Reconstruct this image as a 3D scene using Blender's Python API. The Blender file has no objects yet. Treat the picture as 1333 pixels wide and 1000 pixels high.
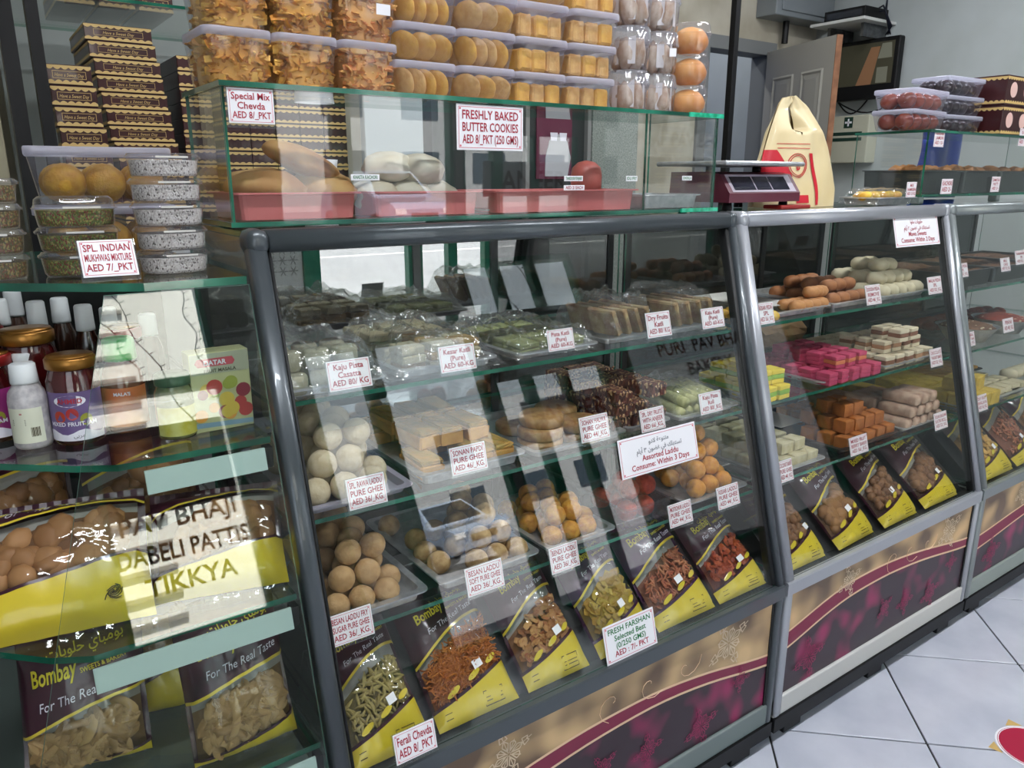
import bpy, math, random, unicodedata
from mathutils import Matrix, Vector, noise as mnoise

# ------------------------------------------------------------------ camera, world, sun, exposure
sc = bpy.context.scene
COL = sc.collection
CAM = Vector((0.0, 0.0, 1.42))
FPX, CX, CY = 1000.0, 666.5, 500.0
_p = math.atan2(267.0, FPX)
_ax = Vector((2130.0 - CX, 267.0, FPX)).normalized()          # the counter's long direction, seen from the camera
_az = Vector((0, math.cos(_p), -math.sin(_p))); _az = (_az - _ax * _az.dot(_ax)).normalized()
_ay = -_az.cross(_ax)
RIGHT = Vector((_ax[0], _ay[0], _az[0])); UP = Vector((_ax[1], _ay[1], _az[1])); FWD = Vector((_ax[2], _ay[2], _az[2]))
cd = bpy.data.cameras.new('camera'); cam = bpy.data.objects.new('camera', cd); COL.objects.link(cam)
cd.sensor_width = 36.0; cd.lens = 36.0 * FPX / 1333.0; cd.clip_start = 0.02; cd.clip_end = 200
mw = Matrix.Identity(4)
for i in range(3):
    mw[i][0] = RIGHT[i]; mw[i][1] = UP[i]; mw[i][2] = -FWD[i]; mw[i][3] = CAM[i]
cam.matrix_world = mw
sc.camera = cam

world = bpy.data.worlds.new('world'); sc.world = world; world.use_nodes = True
_bg = world.node_tree.nodes['Background']
_bg.inputs[0].default_value = (0.80, 0.90, 1.0, 1); _bg.inputs[1].default_value = 4.2

sd = bpy.data.lights.new('sun', 'SUN'); sd.energy = 60.0; sd.angle = 0.01; sd.color = (1.0, 0.95, 0.87)
sun = bpy.data.objects.new('sun', sd); COL.objects.link(sun)
sun.rotation_euler = Vector((-0.12, -0.42, -0.90)).to_track_quat('-Z', 'Y').to_euler()
sun.location = (0, 0, 8)

vs = sc.view_settings
vs.view_transform = 'Standard'; vs.look = 'None'; vs.gamma = 1.0; vs.use_curve_mapping = False; vs.exposure = -0.45
sc.cycles.transparent_max_bounces = 32
sc.cycles.max_bounces = 8
sc.cycles.sample_clamp_indirect = 6.0

# ------------------------------------------------------------------ measuring: rays through points of the picture frame
def ray(px, py): return RIGHT * (px - CX) + UP * (CY - py) + FWD * FPX
def at_z(px, py, z):
    d = ray(px, py); return CAM + d * ((z - CAM.z) / d.z)
def at_y(px, py, y):
    d = ray(px, py); return CAM + d * (y / d.y)
def at_x(px, py, x):
    d = ray(px, py); return CAM + d * (x / d.x)
SL0, SL1 = (1.0, 0.47), (1.22, 1.31)                            # the sloped glass front (y, z)
SDIR = Vector((0, SL1[0] - SL0[0], SL1[1] - SL0[1])).normalized()
SNRM = Vector((0, -SDIR.z, SDIR.y))
def sl(z): return SL0[0] + (z - SL0[1]) * (SL1[0] - SL0[0]) / (SL1[1] - SL0[1])
def at_s(px, py, off=0.0):
    d = ray(px, py); p0 = Vector((0, SL0[0] + off, SL0[1])); return CAM + d * ((p0 - CAM).dot(SNRM) / d.dot(SNRM))

# ------------------------------------------------------------------ mesh helpers
RND = random.Random(11)
def rr(a, b): return RND.uniform(a, b)

def rrect(w, d, r, n=3, cx=0, cy=0):
    r = min(r, w / 2 - 1e-5, d / 2 - 1e-5); out = []
    for k, (sx, sy) in enumerate(((1, 1), (-1, 1), (-1, -1), (1, -1))):
        for i in range(n + 1):
            a = math.pi / 2 * (k + i / n)
            out.append((cx + sx * (w / 2 - r) + r * math.cos(a), cy + sy * (d / 2 - r) + r * math.sin(a)))
    return out
def circ(r, n=24, cx=0, cy=0, rib=0, ribs=0):
    return [(cx + (r + rib * math.cos(ribs * 2 * math.pi * i / n)) * math.cos(2 * math.pi * i / n),
             cy + (r + rib * math.cos(ribs * 2 * math.pi * i / n)) * math.sin(2 * math.pi * i / n)) for i in range(n)]

class MB:
    def __init__(s): s.v = []; s.f = []; s.m = []
    def add(s, vs_, fs, mi=0):
        o = len(s.v); s.v += [tuple(v) for v in vs_]
        for f in fs: s.f.append(tuple(i + o for i in f)); s.m.append(mi)
        return s
    def box(s, x0, x1, y0, y1, z0, z1, mi=0, edge=None, big='y'):
        v = [(x, y, z) for z in (z0, z1) for y in (y0, y1) for x in (x0, x1)]
        fs = {'z0': (0, 2, 3, 1), 'z1': (4, 5, 7, 6), 'y0': (0, 1, 5, 4), 'y1': (2, 6, 7, 3), 'x0': (0, 4, 6, 2), 'x1': (1, 3, 7, 5)}
        o = len(s.v); s.v += v
        for k, f in fs.items():
            s.f.append(tuple(i + o for i in f)); s.m.append(mi if edge is None or k[0] == big else edge)
        return s
    def loft(s, rings, cap0=True, cap1=True, mi=0, loop=True):
        n = len(rings[0]); o = len(s.v)
        for r in rings: s.v += [tuple(p) for p in r]
        for k in range(len(rings) - 1):
            for i in range(n if loop else n - 1):
                j = (i + 1) % n
                s.f.append((o + k * n + i, o + k * n + j, o + (k + 1) * n + j, o + (k + 1) * n + i)); s.m.append(mi)
        if cap0: s.f.append(tuple(o + i for i in reversed(range(n)))); s.m.append(mi)
        if cap1: s.f.append(tuple(o + (len(rings) - 1) * n + i for i in range(n))); s.m.append(mi)
        return s
    def soft(s, x0, x1, y0, y1, z0, z1, c=0.004, n=2, mi=0):
        w, d, cx, cy = x1 - x0, y1 - y0, (x0 + x1) / 2, (y0 + y1) / 2
        c = min(c, w * .45, d * .45, (z1 - z0) * .45)
        R = lambda i, z: [(x, y, z) for x, y in rrect(w - 2 * i, d - 2 * i, max(c - i, c * .3), n, cx, cy)]
        return s.loft([R(c, z0), R(c * .3, z0 + c * .3), R(0, z0 + c), R(0, z1 - c), R(c * .3, z1 - c * .3), R(c, z1)], mi=mi)
    def lathe(s, prof, n=24, cx=0, cy=0, cap0=True, cap1=True, mi=0, rib=0, ribs=0):
        return s.loft([[(x, y, z) for x, y in circ(r, n, cx, cy, rib if k not in (0, len(prof) - 1) else 0, ribs)] for k, (r, z) in enumerate(prof)], cap0, cap1, mi)
    def tube(s, pts, r, n=6, mi=0, cap=True):
        pts = [Vector(p) for p in pts]; rings = []
        for i, p in enumerate(pts):
            t = (pts[min(i + 1, len(pts) - 1)] - pts[max(i - 1, 0)]).normalized()
            a = t.cross(Vector((0.13, 0.31, 0.94)));
            if a.length < 1e-3: a = t.cross(Vector((1, 0, 0)))
            a.normalize(); b = t.cross(a); q = r[i] if isinstance(r, (list, tuple)) else r
            rings.append([p + (a * math.cos(2 * math.pi * k / n) + b * math.sin(2 * math.pi * k / n)) * q for k in range(n)])
        return s.loft(rings, cap, cap, mi)
    def prism(s, poly, y0, y1, mi=0):                            # poly in (x, z), thickness along y
        n = len(poly)
        return s.add([(x, y0, z) for x, z in poly] + [(x, y1, z) for x, z in poly],
                     [tuple(range(n)), tuple(reversed(range(n, 2 * n)))] + [(i, i + n, (i + 1) % n + n, (i + 1) % n) for i in range(n)], mi)
    def xform(s, M, start=0):
        for i in range(start, len(s.v)): s.v[i] = tuple(M @ Vector(s.v[i]))
        return s
    def mesh(s, name, mats, smooth=False):
        me = bpy.data.meshes.new(name); me.from_pydata(s.v, [], s.f)
        for m in (mats if isinstance(mats, (list, tuple)) else [mats]): me.materials.append(m)
        if any(s.m): me.polygons.foreach_set('material_index', s.m)
        if smooth: me.polygons.foreach_set('use_smooth', [True] * len(s.f))
        me.update(); return me
    def build(s, name, mats, parent=None, smooth=False, world=False):
        o = obj(name, s.mesh(name, mats, smooth), parent)
        if world and parent: o.location = -parent.location
        return o

def obj(name, me, parent=None):
    o = bpy.data.objects.new(name, me); COL.objects.link(o); o.parent = parent; return o
def tag(o, label=None, cat=None, group=None, kind=None):
    if label: o['label'] = label
    if cat: o['category'] = cat
    if group: o['group'] = group
    if kind: o['kind'] = kind
    return o
def thing(name, label, cat, loc=(0, 0, 0), group=None, basis=None, rz=0):
    o = bpy.data.objects.new(name, None); COL.objects.link(o); o.empty_display_size = .05
    if basis:
        U, V, N = basis; M = Matrix.Identity(4)
        for i in range(3): M[i][0] = U[i]; M[i][1] = V[i]; M[i][2] = N[i]; M[i][3] = loc[i]
        o.matrix_world = M
    else:
        o.location = loc; o.rotation_euler = (0, 0, rz)
    return tag(o, label, cat, group)
def struct(name, mb, mat, smooth=False):
    return tag(mb.build(name, mat, None, smooth), kind='structure')

# ------------------------------------------------------------------ lettering
_ts = bpy.data.scenes.new('lettering_workspace'); _tc = bpy.data.curves.new('lettering', 'FONT'); _to = bpy.data.objects.new('lettering', _tc)
_ts.collection.objects.link(_to)
_tcache = {}
_forms = {}
for _c in range(0xFE70, 0xFEFD):
    _d = unicodedata.decomposition(chr(_c)).split()
    if len(_d) == 2 and _d[0][0] == '<': _forms.setdefault(chr(int(_d[1], 16)), {})[_d[0][1:-1]] = chr(_c)
def arabic(t):
    words = []
    for w in t.split(' '):
        w = w.replace('\u0644\u0627', '\ufefb'); out = []; prev = False
        for i, c in enumerate(w):
            if c == '\ufefb': out.append('\ufefc' if prev else '\ufefb'); prev = False; continue
            f = _forms.get(c)
            if not f: out.append(c); prev = False; continue
            nxt = i + 1 < len(w) and (w[i + 1] in _forms or w[i + 1] == '\ufefb')
            can = 'initial' in f
            k = ('medial' if prev and nxt and can else 'final' if prev else 'initial' if nxt and can else 'isolated')
            out.append(f.get(k, f.get('isolated', c))); prev = can
        words.append(''.join(reversed(out)))
    return ' '.join(reversed(words))
def text2d(body, bold=0.0, shear=0.0):
    """flat triangles of a line of text, 1 unit tall, centred on x, baseline at 0; returns verts, faces, width"""
    k = (body, bold, shear)
    if k not in _tcache:
        _tc.body = body; _tc.size = 1.0; _tc.align_x = 'CENTER'; _tc.resolution_u = 2; _tc.offset = bold; _tc.shear = shear
        _to.update_tag(); _ts.view_layers[0].update(); dg = _ts.view_layers[0].depsgraph
        ev = _to.evaluated_get(dg); me = ev.to_mesh()
        vs_ = [(v.co.x, v.co.y) for v in me.vertices]; fs = [tuple(p.vertices) for p in me.polygons]
        ev.to_mesh_clear()
        w = (max(v[0] for v in vs_) - min(v[0] for v in vs_)) if vs_ else 0
        mx = (max(v[0] for v in vs_) + min(v[0] for v in vs_)) / 2 if vs_ else 0
        _tcache[k] = ([(x - mx, y) for x, y in vs_], fs, w)
    return _tcache[k]
def put_text(mb, body, x, y, size, maxw=None, ang=0.0, mi=0, bold=0.012, shear=0.0, mapf=None, z=0.0):
    v, f, w = text2d(body, bold, shear)
    sx = size if not maxw or w * size <= maxw else maxw / w
    ca, sa = math.cos(ang), math.sin(ang); out = []
    for a, b in v:
        a *= sx; b *= size; X, Y = x + a * ca - b * sa, y + a * sa + b * ca
        out.append(mapf(X, Y) if mapf else (X, Y, z))
    mb.add(out, f, mi)

# ------------------------------------------------------------------ materials
def lin(c): return tuple(((x / 255) / 12.92 if x / 255 <= .04045 else ((x / 255 + .055) / 1.055) ** 2.4) for x in c) + (1.0,)
_mats = {}
def pm(name, col, rough=.5, metal=0, col2=None, scale=30, bump=0, bscale=None, coat=0, island=False, detail=3, spec=.5, lo=.35, hi=.65):
    if name in _mats: return _mats[name]
    m = bpy.data.materials.new(name); m.use_nodes = True; _mats[name] = m
    t = m.node_tree; b = t.nodes['Principled BSDF']; L = t.links
    b.inputs['Base Color'].default_value = lin(col); b.inputs['Roughness'].default_value = rough
    b.inputs['Metallic'].default_value = metal; b.inputs['Coat Weight'].default_value = coat; b.inputs['Specular IOR Level'].default_value = spec
    m.diffuse_color = lin(col)
    tc = t.nodes.new('ShaderNodeTexCoord')
    if col2:
        mix = t.nodes.new('ShaderNodeMix'); mix.data_type = 'RGBA'
        mix.inputs[6].default_value = lin(col); mix.inputs[7].default_value = lin(col2)
        if island:
            g = t.nodes.new('ShaderNodeNewGeometry'); L.new(g.outputs['Random Per Island'], mix.inputs[0])
        else:
            n = t.nodes.new('ShaderNodeTexNoise'); n.inputs['Scale'].default_value = scale; n.inputs['Detail'].default_value = detail
            r = t.nodes.new('ShaderNodeMapRange'); r.inputs[1].default_value = lo; r.inputs[2].default_value = hi
            L.new(tc.outputs['Object'], n.inputs['Vector']); L.new(n.outputs[0], r.inputs[0]); L.new(r.outputs[0], mix.inputs[0])
        L.new(mix.outputs[2], b.inputs['Base Color'])
    if bump:
        n2 = t.nodes.new('ShaderNodeTexNoise'); n2.inputs['Scale'].default_value = bscale or scale * 2; n2.inputs['Detail'].default_value = 4
        bp = t.nodes.new('ShaderNodeBump'); bp.inputs['Strength'].default_value = bump; bp.inputs['Distance'].default_value = .004
        L.new(tc.outputs['Object'], n2.inputs['Vector']); L.new(n2.outputs[0], bp.inputs['Height']); L.new(bp.outputs[0], b.inputs['Normal'])
    return m
def clear(name, tint=(240, 250, 246), base=.045, rough=0.0, milk=0.0, milkcol=(235, 235, 245), bump=0, bscale=30, gain=.95):
    """thin clear sheet: mostly see-through, reflecting more at grazing angles; milk adds a cloudy body"""
    if name in _mats: return _mats[name]
    m = bpy.data.materials.new(name); m.use_nodes = True; _mats[name] = m
    t = m.node_tree; N = t.nodes; L = t.links; N.remove(N['Principled BSDF']); out = N['Material Output']
    tr = N.new('ShaderNodeBsdfTransparent'); tr.inputs[0].default_value = lin(tint)
    gl = N.new('ShaderNodeBsdfGlossy'); gl.inputs['Roughness'].default_value = rough; gl.inputs[0].default_value = (1, 1, 1, 1)
    lw = N.new('ShaderNodeLayerWeight'); lw.inputs[0].default_value = .5
    pw = N.new('ShaderNodeMath'); pw.operation = 'POWER'; pw.inputs[1].default_value = 5
    ma = N.new('ShaderNodeMath'); ma.operation = 'MULTIPLY_ADD'; ma.inputs[1].default_value = gain; ma.inputs[2].default_value = base
    L.new(lw.outputs['Facing'], pw.inputs[0]); L.new(pw.outputs[0], ma.inputs[0])
    mx = N.new('ShaderNodeMixShader'); L.new(ma.outputs[0], mx.inputs[0]); L.new(tr.outputs[0], mx.inputs[1]); L.new(gl.outputs[0], mx.inputs[2])
    last = mx
    if milk:
        df = N.new('ShaderNodeBsdfDiffuse'); df.inputs[0].default_value = lin(milkcol)
        tl = N.new('ShaderNodeBsdfTranslucent'); tl.inputs[0].default_value = lin(milkcol)
        ad = N.new('ShaderNodeMixShader'); ad.inputs[0].default_value = .5; L.new(df.outputs[0], ad.inputs[1]); L.new(tl.outputs[0], ad.inputs[2])
        m2 = N.new('ShaderNodeMixShader'); m2.inputs[0].default_value = milk; L.new(mx.outputs[0], m2.inputs[1]); L.new(ad.outputs[0], m2.inputs[2]); last = m2
    if bump:
        tc = N.new('ShaderNodeTexCoord'); n2 = N.new('ShaderNodeTexNoise'); n2.inputs['Scale'].default_value = bscale; n2.inputs['Detail'].default_value = 2
        bp = N.new('ShaderNodeBump'); bp.inputs['Strength'].default_value = bump; bp.inputs['Distance'].default_value = .01
        L.new(tc.outputs['Object'], n2.inputs['Vector']); L.new(n2.outputs[0], bp.inputs['Height']); L.new(bp.outputs[0], gl.inputs['Normal']); L.new(bp.outputs[0], lw.inputs['Normal'])
    L.new(last.outputs[0], out.inputs[0]); return m
def glow(name, col, s):
    m = bpy.data.materials.new(name); m.use_nodes = True; _mats[name] = m; b = m.node_tree.nodes['Principled BSDF']
    b.inputs['Base Color'].default_value = lin(col); b.inputs['Emission Color'].default_value = lin(col); b.inputs['Emission Strength'].default_value = s; return m

GLASS = clear('clear_glass', (253, 254, 253), .04)
GEDGE = pm('green_glass_edge', (18, 74, 58), .15, col2=(40, 120, 95), scale=8, coat=.6)
GEDGE2 = pm('bright_green_glass_edge', (30, 150, 110), .15, col2=(60, 200, 160), scale=60, coat=.6)
MIRG = clear('mirrored_door_glass', (70, 74, 74), .40, gain=.5)
BACKG = clear('tinted_back_glass', (120, 128, 126), .12, gain=.9)
FILM = clear('clear_film', (250, 250, 250), .035, .06, .0, bump=.45, bscale=24)
WRAP = clear('crumpled_wrap', (243, 245, 243), .07, .07, .07, bump=.9, bscale=40)
PLAST = clear('clear_plastic', (247, 247, 250), .05, .10, .05)
LID = clear('cloudy_lid_plastic', (235, 235, 245), .06, .25, .55, (225, 225, 240))
ACRY = clear('clear_acrylic', (240, 244, 245), .05, .03, .05)
STEEL = pm('brushed_steel', (205, 207, 210), .3, .7, (180, 183, 188), 60)
DSTEEL = pm('dark_steel', (95, 98, 100), .35, .8, (120, 122, 124), 40)
BLACK = pm('black_plastic', (14, 14, 16), .5, spec=.3)
RUBBER = pm('black_gasket', (10, 11, 12), .6)
WHITE = pm('white_card', (238, 236, 240), .5)
REDINK = pm('dark_red_ink', (165, 38, 58), .6)
PINKINK = pm('pink_ink', (205, 90, 105), .6)
GREENINK = pm('green_ink', (22, 110, 55), .6)
MAROON = pm('maroon_film_print', (56, 18, 34), .28, coat=.35)
YELLOW = pm('yellow_film_print', (206, 184, 48), .3, coat=.3)
YLINE = pm('yellow_line_print', (214, 190, 60), .3, coat=.5)
YINK = pm('yellow_ink', (214, 200, 50), .4)
WINK = pm('white_ink', (226, 224, 235), .4)
DINK = pm('dark_ink', (60, 50, 20), .5)
GINK = pm('grey_ink', (120, 120, 128), .5)

# ------------------------------------------------------------------ the room
WALLM = pm('painted_wall', (186, 192, 192), .85, col2=(176, 182, 180), scale=3, bump=.05)
CREAMW = pm('cream_wall', (190, 184, 168), .85, col2=(168, 160, 142), scale=4, bump=.1)
BLUEW = pm('blue_wall', (86, 112, 168), .7, col2=(70, 94, 150), scale=2)
CEILM = pm('ceiling_paint', (225, 225, 222), .9)
GROUT = pm('dark_grout', (32, 30, 30), .9)
TILEM = pm('white_marble_tile', (205, 207, 218), .18, col2=(186, 189, 202), scale=5, detail=6)
GREENF = pm('green_window_frame', (22, 120, 92), .4)

floor = struct('floor', MB().box(-2.7, 6.7, -2.1, 3.5, -.08, -.004), GROUT)
P0 = at_z(1206.6, 968, 0); A1 = math.radians(-43.6); E1 = Vector((math.cos(A1), math.sin(A1))); E2 = Vector((-E1.y, E1.x))
tile_me = MB().soft(-.1975, .1975, -.1975, .1975, -.008, 0, .0015, 1).mesh('tile', TILEM)
for i in range(-12, 10):
    for j in range(-8, 14):
        c = Vector((P0.x, P0.y)) + E1 * (.4 * (i + .5)) + E2 * (.4 * (j + .5))
        if not (-.3 < c.x < 4.3 and -1.85 < c.y < 1.25): continue
        t = obj('tile', tile_me, floor); t.location = (c.x, c.y, 0); t.rotation_euler = (0, 0, A1)
struct('ceiling', MB().box(-2.7, 6.7, -2.3, 5.2, 3.05, 3.2), CEILM)
struct('wall_left', MB().box(-2.7, -2.6, -2.1, 3.45, -.05, 3.05), WALLM)
struct('wall_right', MB().box(6.6, 6.7, -2.1, 1.8, -.05, 3.05), WALLM)
struct('wall_end', MB().box(4.85, 4.97, 1.68, 4.8, -.05, 3.05), WALLM)
struct('wall_return', MB().box(4.97, 6.7, 1.68, 1.8, -.05, 3.05), WALLM)
struct('wall_back', MB().box(-2.7, 3.78, 3.35, 3.45, -.05, 3.05).box(3.78, 4.37, 3.35, 3.45, 2.19, 3.05).box(4.37, 4.85, 3.35, 3.45, -.05, 3.05), CREAMW)
struct('wall_passage', MB().box(2.9, 4.85, 4.7, 4.8, -.05, 3.05).box(2.9, 3.0, 3.45, 4.7, -.05, 3.05), BLUEW)
pd = struct('trim_1', MB().box(3.72, 3.795, 3.33, 3.47, 0, 2.25).box(4.355, 4.42, 3.33, 3.47, 0, 2.25).box(3.795, 4.355, 3.33, 3.47, 2.175, 2.25), pm('door_frame_paint', (120, 122, 122), .6))
struct('floor_passage', MB().box(2.9, 4.85, 3.5, 4.7, -.08, 0), TILEM)
# grooves of the panelled passage wall
for k in range(5):
    tag(MB().box(3.25 + .32 * k, 3.262 + .32 * k, 4.69, 4.70, 0, 2.6).build('trim_passage', pm('dark_joint', (60, 76, 112), .8)), kind='structure')

# the six-panel door, open towards the counter
dnear, dh = Vector((4.125, 2.70, 0)), Vector((4.34, 3.32, 0))
U = (dnear - dh).normalized(); Wd = (dnear - dh).length
DOORM = pm('grey_white_door', (158, 155, 146), .55)
door = tag(bpy.data.objects.new('door_1', None), 'open white six-panel door with a bare wooden edge beside the hanging screen'); COL.objects.link(door); door['kind'] = 'structure'
M = Matrix.Identity(4); Nn = Vector((U.y, -U.x, 0))
for i in range(3): M[i][0] = U[i]; M[i][1] = -Nn[i]; M[i][2] = (0, 0, 1)[i]; M[i][3] = dh[i]
door.matrix_world = M
MB().box(0, Wd - .004, -.018, .018, .01, 2.19).build('door_leaf', DOORM, door)
MB().box(Wd - .004, Wd, -.019, .019, .01, 2.19).build('wood_edge', pm('raw_wood', (150, 104, 74), .7, col2=(120, 80, 55), scale=14), door)
for a, b in ((.08, Wd / 2 - .035), (Wd / 2 + .035, Wd - .09)):
    for z0, z1 in ((.2, .75), (.87, 1.5), (1.62, 2.03)):
        for s in (-1, 1):
            mb = MB(); y = s * .018
            R = lambda i, yy: [(a + i, yy, z0 + i), (b - i, yy, z0 + i), (b - i, yy, z1 - i), (a + i, yy, z1 - i)]
            mb.loft([R(0, y), R(.012, y + s * .008), R(.024, y + s * .002), R(.05, y + s * .006)], False, True)
            mb.build('door_panel', DOORM, door)
hd = MB().tube([(Wd - .06, -.02, 1.0), (Wd - .06, -.06, 1.0), (Wd - .16, -.065, 1.0)], .009, 8).soft(Wd - .085, Wd - .035, -.028, -.018, .88, 1.12, .004)
hd.build('door_handle', DSTEEL, door, True)

# ------------------------------------------------------------------ shopfront behind the camera, street
FRW = pm('shopfront_wall', (120, 122, 120), .8)
bays = [(-2.2, -.3), (.38, 1.10), (1.56, 2.78), (2.84, 3.86), (4.1, 6.2)]  # first bay is out of view, added to let in more light
mb = MB(); x = -2.7
for a, b in bays: mb.box(x, a, -2.12, -2.0, -.05, 3.05); x = b
mb.box(x, 6.7, -2.12, -2.0, -.05, 3.05)
TOPS = [2.62, 2.62, 2.12, 2.62, 1.96]
for (a, b), zt_ in zip(bays, TOPS): mb.box(a, b, -2.12, -2.0, zt_, 3.05); mb.box(a, b, -2.12, -2.0, -.05, .12 if a != .38 else .72)
mb.box(2.84, 3.86, -2.12, -2.0, 1.72, 2.2)
struct('wall_front', mb, FRW)
for k, ((a, b), zt_) in enumerate(zip(bays, TOPS)):
    w = tag(bpy.data.objects.new('window_%d' % (k + 1), None), kind='structure'); COL.objects.link(w); w.location = ((a + b) / 2, -2.06, .12)
    MB().box(a, b, -2.063, -2.057, .12, zt_).build('pane', GLASS if k != 4 else clear('reflection_dimming_pane', (185, 187, 187), .045), w, world=True)  # last pane has an added tint that weakens its reflection in the counters
    fr = MB()
    for p, q in ((a, a + .03), (b - .03, b)): fr.box(p, q, -2.09, -2.02, .12, zt_)
    fr.box(a, b, -2.09, -2.02, .12, .15); fr.box(a, b, -2.09, -2.02, zt_ - .04, zt_)
    if k == 1: fr.box(a, b, -2.09, -2.02, 1.97, 2.05)
    if k == 2: fr.box(1.93, 2.05, -2.09, -2.02, .12, zt_)
    if k == 3: fr.box(3.10, 3.18, -2.09, -2.02, .12, 2.62); fr.box(3.44, 3.5, -2.09, -2.02, .12, 2.62)
    fr.build('window_frame', GREENF, w, world=True)
# lettering and films on the windows (read from the street)
def window_sign(name, label, x0, x1, z0, z1, lines, back, ink):
    t = thing(name, label, 'window sign', ((x0 + x1) / 2, -2.05, z0))
    if back: MB().box(x0, x1, -2.0545, -2.0525, z0, z1).build('backing_film', back, t, world=True)
    mb = MB(); n = len(lines); h = (z1 - z0) / n
    for i, s in enumerate(lines):
        put_text(mb, s, (x0 + x1) / 2, z1 - h * (i + .82), h * .8, (x1 - x0) * .97, bold=.02, mapf=lambda X, Y: (X, -2.0515, Y))
    mb.build('lettering', ink, t, world=True)
DRED = pm('dark_red_vinyl', (90, 20, 26), .6)
window_sign('window_lettering', 'dark red lettering on the shop window, lowest block', .40, 1.07, .90, 1.39, ['PAV BHAJI', 'DABELI PATTIS', 'TIKKYA'], None, DRED)
MB_ = MB().box(.40, 1.055, -2.0545, -2.0520, 1.34, 1.80).build('window_banner', pm('maroon_banner', (46, 18, 22), .6)); tag(MB_, 'dark maroon banner across the shop window', 'banner')
window_sign('window_lettering', 'dark red lettering on a white film on the shop window', 3.03, 3.85, 1.30, 1.54, ['PANEER'], pm('white_film', (225, 228, 232), .6), DRED)
window_sign('window_lettering', 'dark lettering in two lines on the wide shop window', 4.3, 5.75, 1.45, 1.84, ['PURI  PAV BHAJI', 'BAKERY'], None, DRED)
fz = thing('frosted_film', 'white frosted film with a star pattern on the shop window', 'window film', (1.75, -2.05, .15))
MB().box(1.59, 1.93, -2.0545, -2.0525, .15, 1.15).build('film', pm('frost', (222, 226, 224), .7), fz, world=True)
mb = MB()
for i in range(4):
    for j in range(3):
        cx, cz = 1.64 + .075 * i, .80 + .075 * j
        for a in range(6):
            th = a * math.pi / 3; mb.tube([(cx, -2.0515, cz), (cx + .034 * math.cos(th), -2.0515, cz + .034 * math.sin(th))], .004, 4)
mb.build('star_pattern', pm('grey_pattern', (150, 156, 152), .7), fz, world=True)
# string lights hanging inside the windows: thin dark wires with tiny lamps
for k, (x0, z0, x1, z1) in enumerate([(.5, 2.58, .72, 1.99), (.62, 2.58, 1.0, 1.5), (.98, 2.58, 1.04, 1.9), (3.1, 2.58, 3.4, 1.6), (3.3, 2.58, 3.75, 1.7)]):
    mb = MB(); n = 14
    P = [(x0 + (x1 - x0) * i / n + .02 * math.sin(i * 1.3), -2.015, z0 + (z1 - z0) * i / n) for i in range(n + 1)]
    mb.tube(P, .003, 4)
    for p in P[1:]: mb.tube([p, (p[0] + .03, p[1], p[2] + .012)], .0025, 4)
    o = mb.build('string_lights', BLACK); tag(o, ['string of lights hanging by the bright narrow window, left strand', 'string of lights crossing the narrow window slantwise', 'string of lights on the right edge of the narrow window', 'string of lights in the middle window, left strand', 'string of lights in the middle window, right strand'][k], 'string lights')

ASPH = pm('street_asphalt', (112, 113, 120), .9, col2=(104, 105, 112), scale=1)
struct('ground_street', MB().box(-60, 70, -60, -2.12, -.2, -.03), ASPH)
for k in range(3):
    tag(MB().box(-30, 40, -11.0 - 5 * k, -10.88 - 5 * k, -.03, -.026).build('trim_%d' % (k + 2), WHITE), kind='structure')
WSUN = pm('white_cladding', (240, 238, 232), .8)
shut = thing('white_shed', 'white sunlit ribbed shed standing across the street', 'shed', (1.8, -9, -.03))
mb = MB().box(.2, 3.4, -12, -9, -.03, 6.2); mb.build('wall', WSUN, shut, world=True)
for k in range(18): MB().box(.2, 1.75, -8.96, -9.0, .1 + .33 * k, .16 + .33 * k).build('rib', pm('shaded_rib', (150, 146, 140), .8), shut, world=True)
blk = thing('street_building', 'pale grey building on the far side of the street', 'building', (10, -32, -.03))
MB().box(-20, 45, -42, -32, -.03, 7).build('wall', pm('far_wall', (176, 178, 182), .9), blk, world=True)
wm = pm('far_window', (60, 72, 84), .2)
for k in range(16):
    for z in (1.2, 4.2): MB().box(-18 + 4 * k, -16 + 4 * k, -31.97, -32, z, z + 1.5).build('window', wm, blk, world=True)
# parked car seen from the front
car = thing('car', 'silver blue car parked outside the shop window', 'car', (6.0, -8.5, -.03))
CARP = pm('car_paint', (150, 165, 190), .25, .3, coat=1)
mb = MB(); W = .9
def carring(y, z0, z1, w0, w1): return [(6 - w0, y, z0), (6 + w0, y, z0), (6 + w0 * 1.0, y, (z0 + z1) / 2), (6 + w1, y, z1), (6 - w1, y, z1), (6 - w0, y, (z0 + z1) / 2)]
mb.loft([carring(-6.5, .35, .75, .78, .74), carring(-6.65, .28, .9, .88, .82), carring(-7.6, .28, 1.02, .9, .84), carring(-10.6, .28, 1.05, .9, .82), carring(-10.8, .4, .95, .84, .78)])
mb.loft([carring(-7.55, .98, 1.02, .82, .8), carring(-8.3, 1.0, 1.6, .82, .62), carring(-10.0, 1.0, 1.62, .82, .62), carring(-10.7, .98, 1.05, .8, .75)])
mb.build('body', CARP, car, world=True)
MB().add([(5.3, -7.6, 1.07), (6.7, -7.6, 1.07), (6.58, -8.24, 1.56), (5.42, -8.24, 1.56)], [(0, 1, 2, 3)]).build('windscreen', pm('dark_car_glass', (26, 32, 38), .05), car, world=True)
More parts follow.
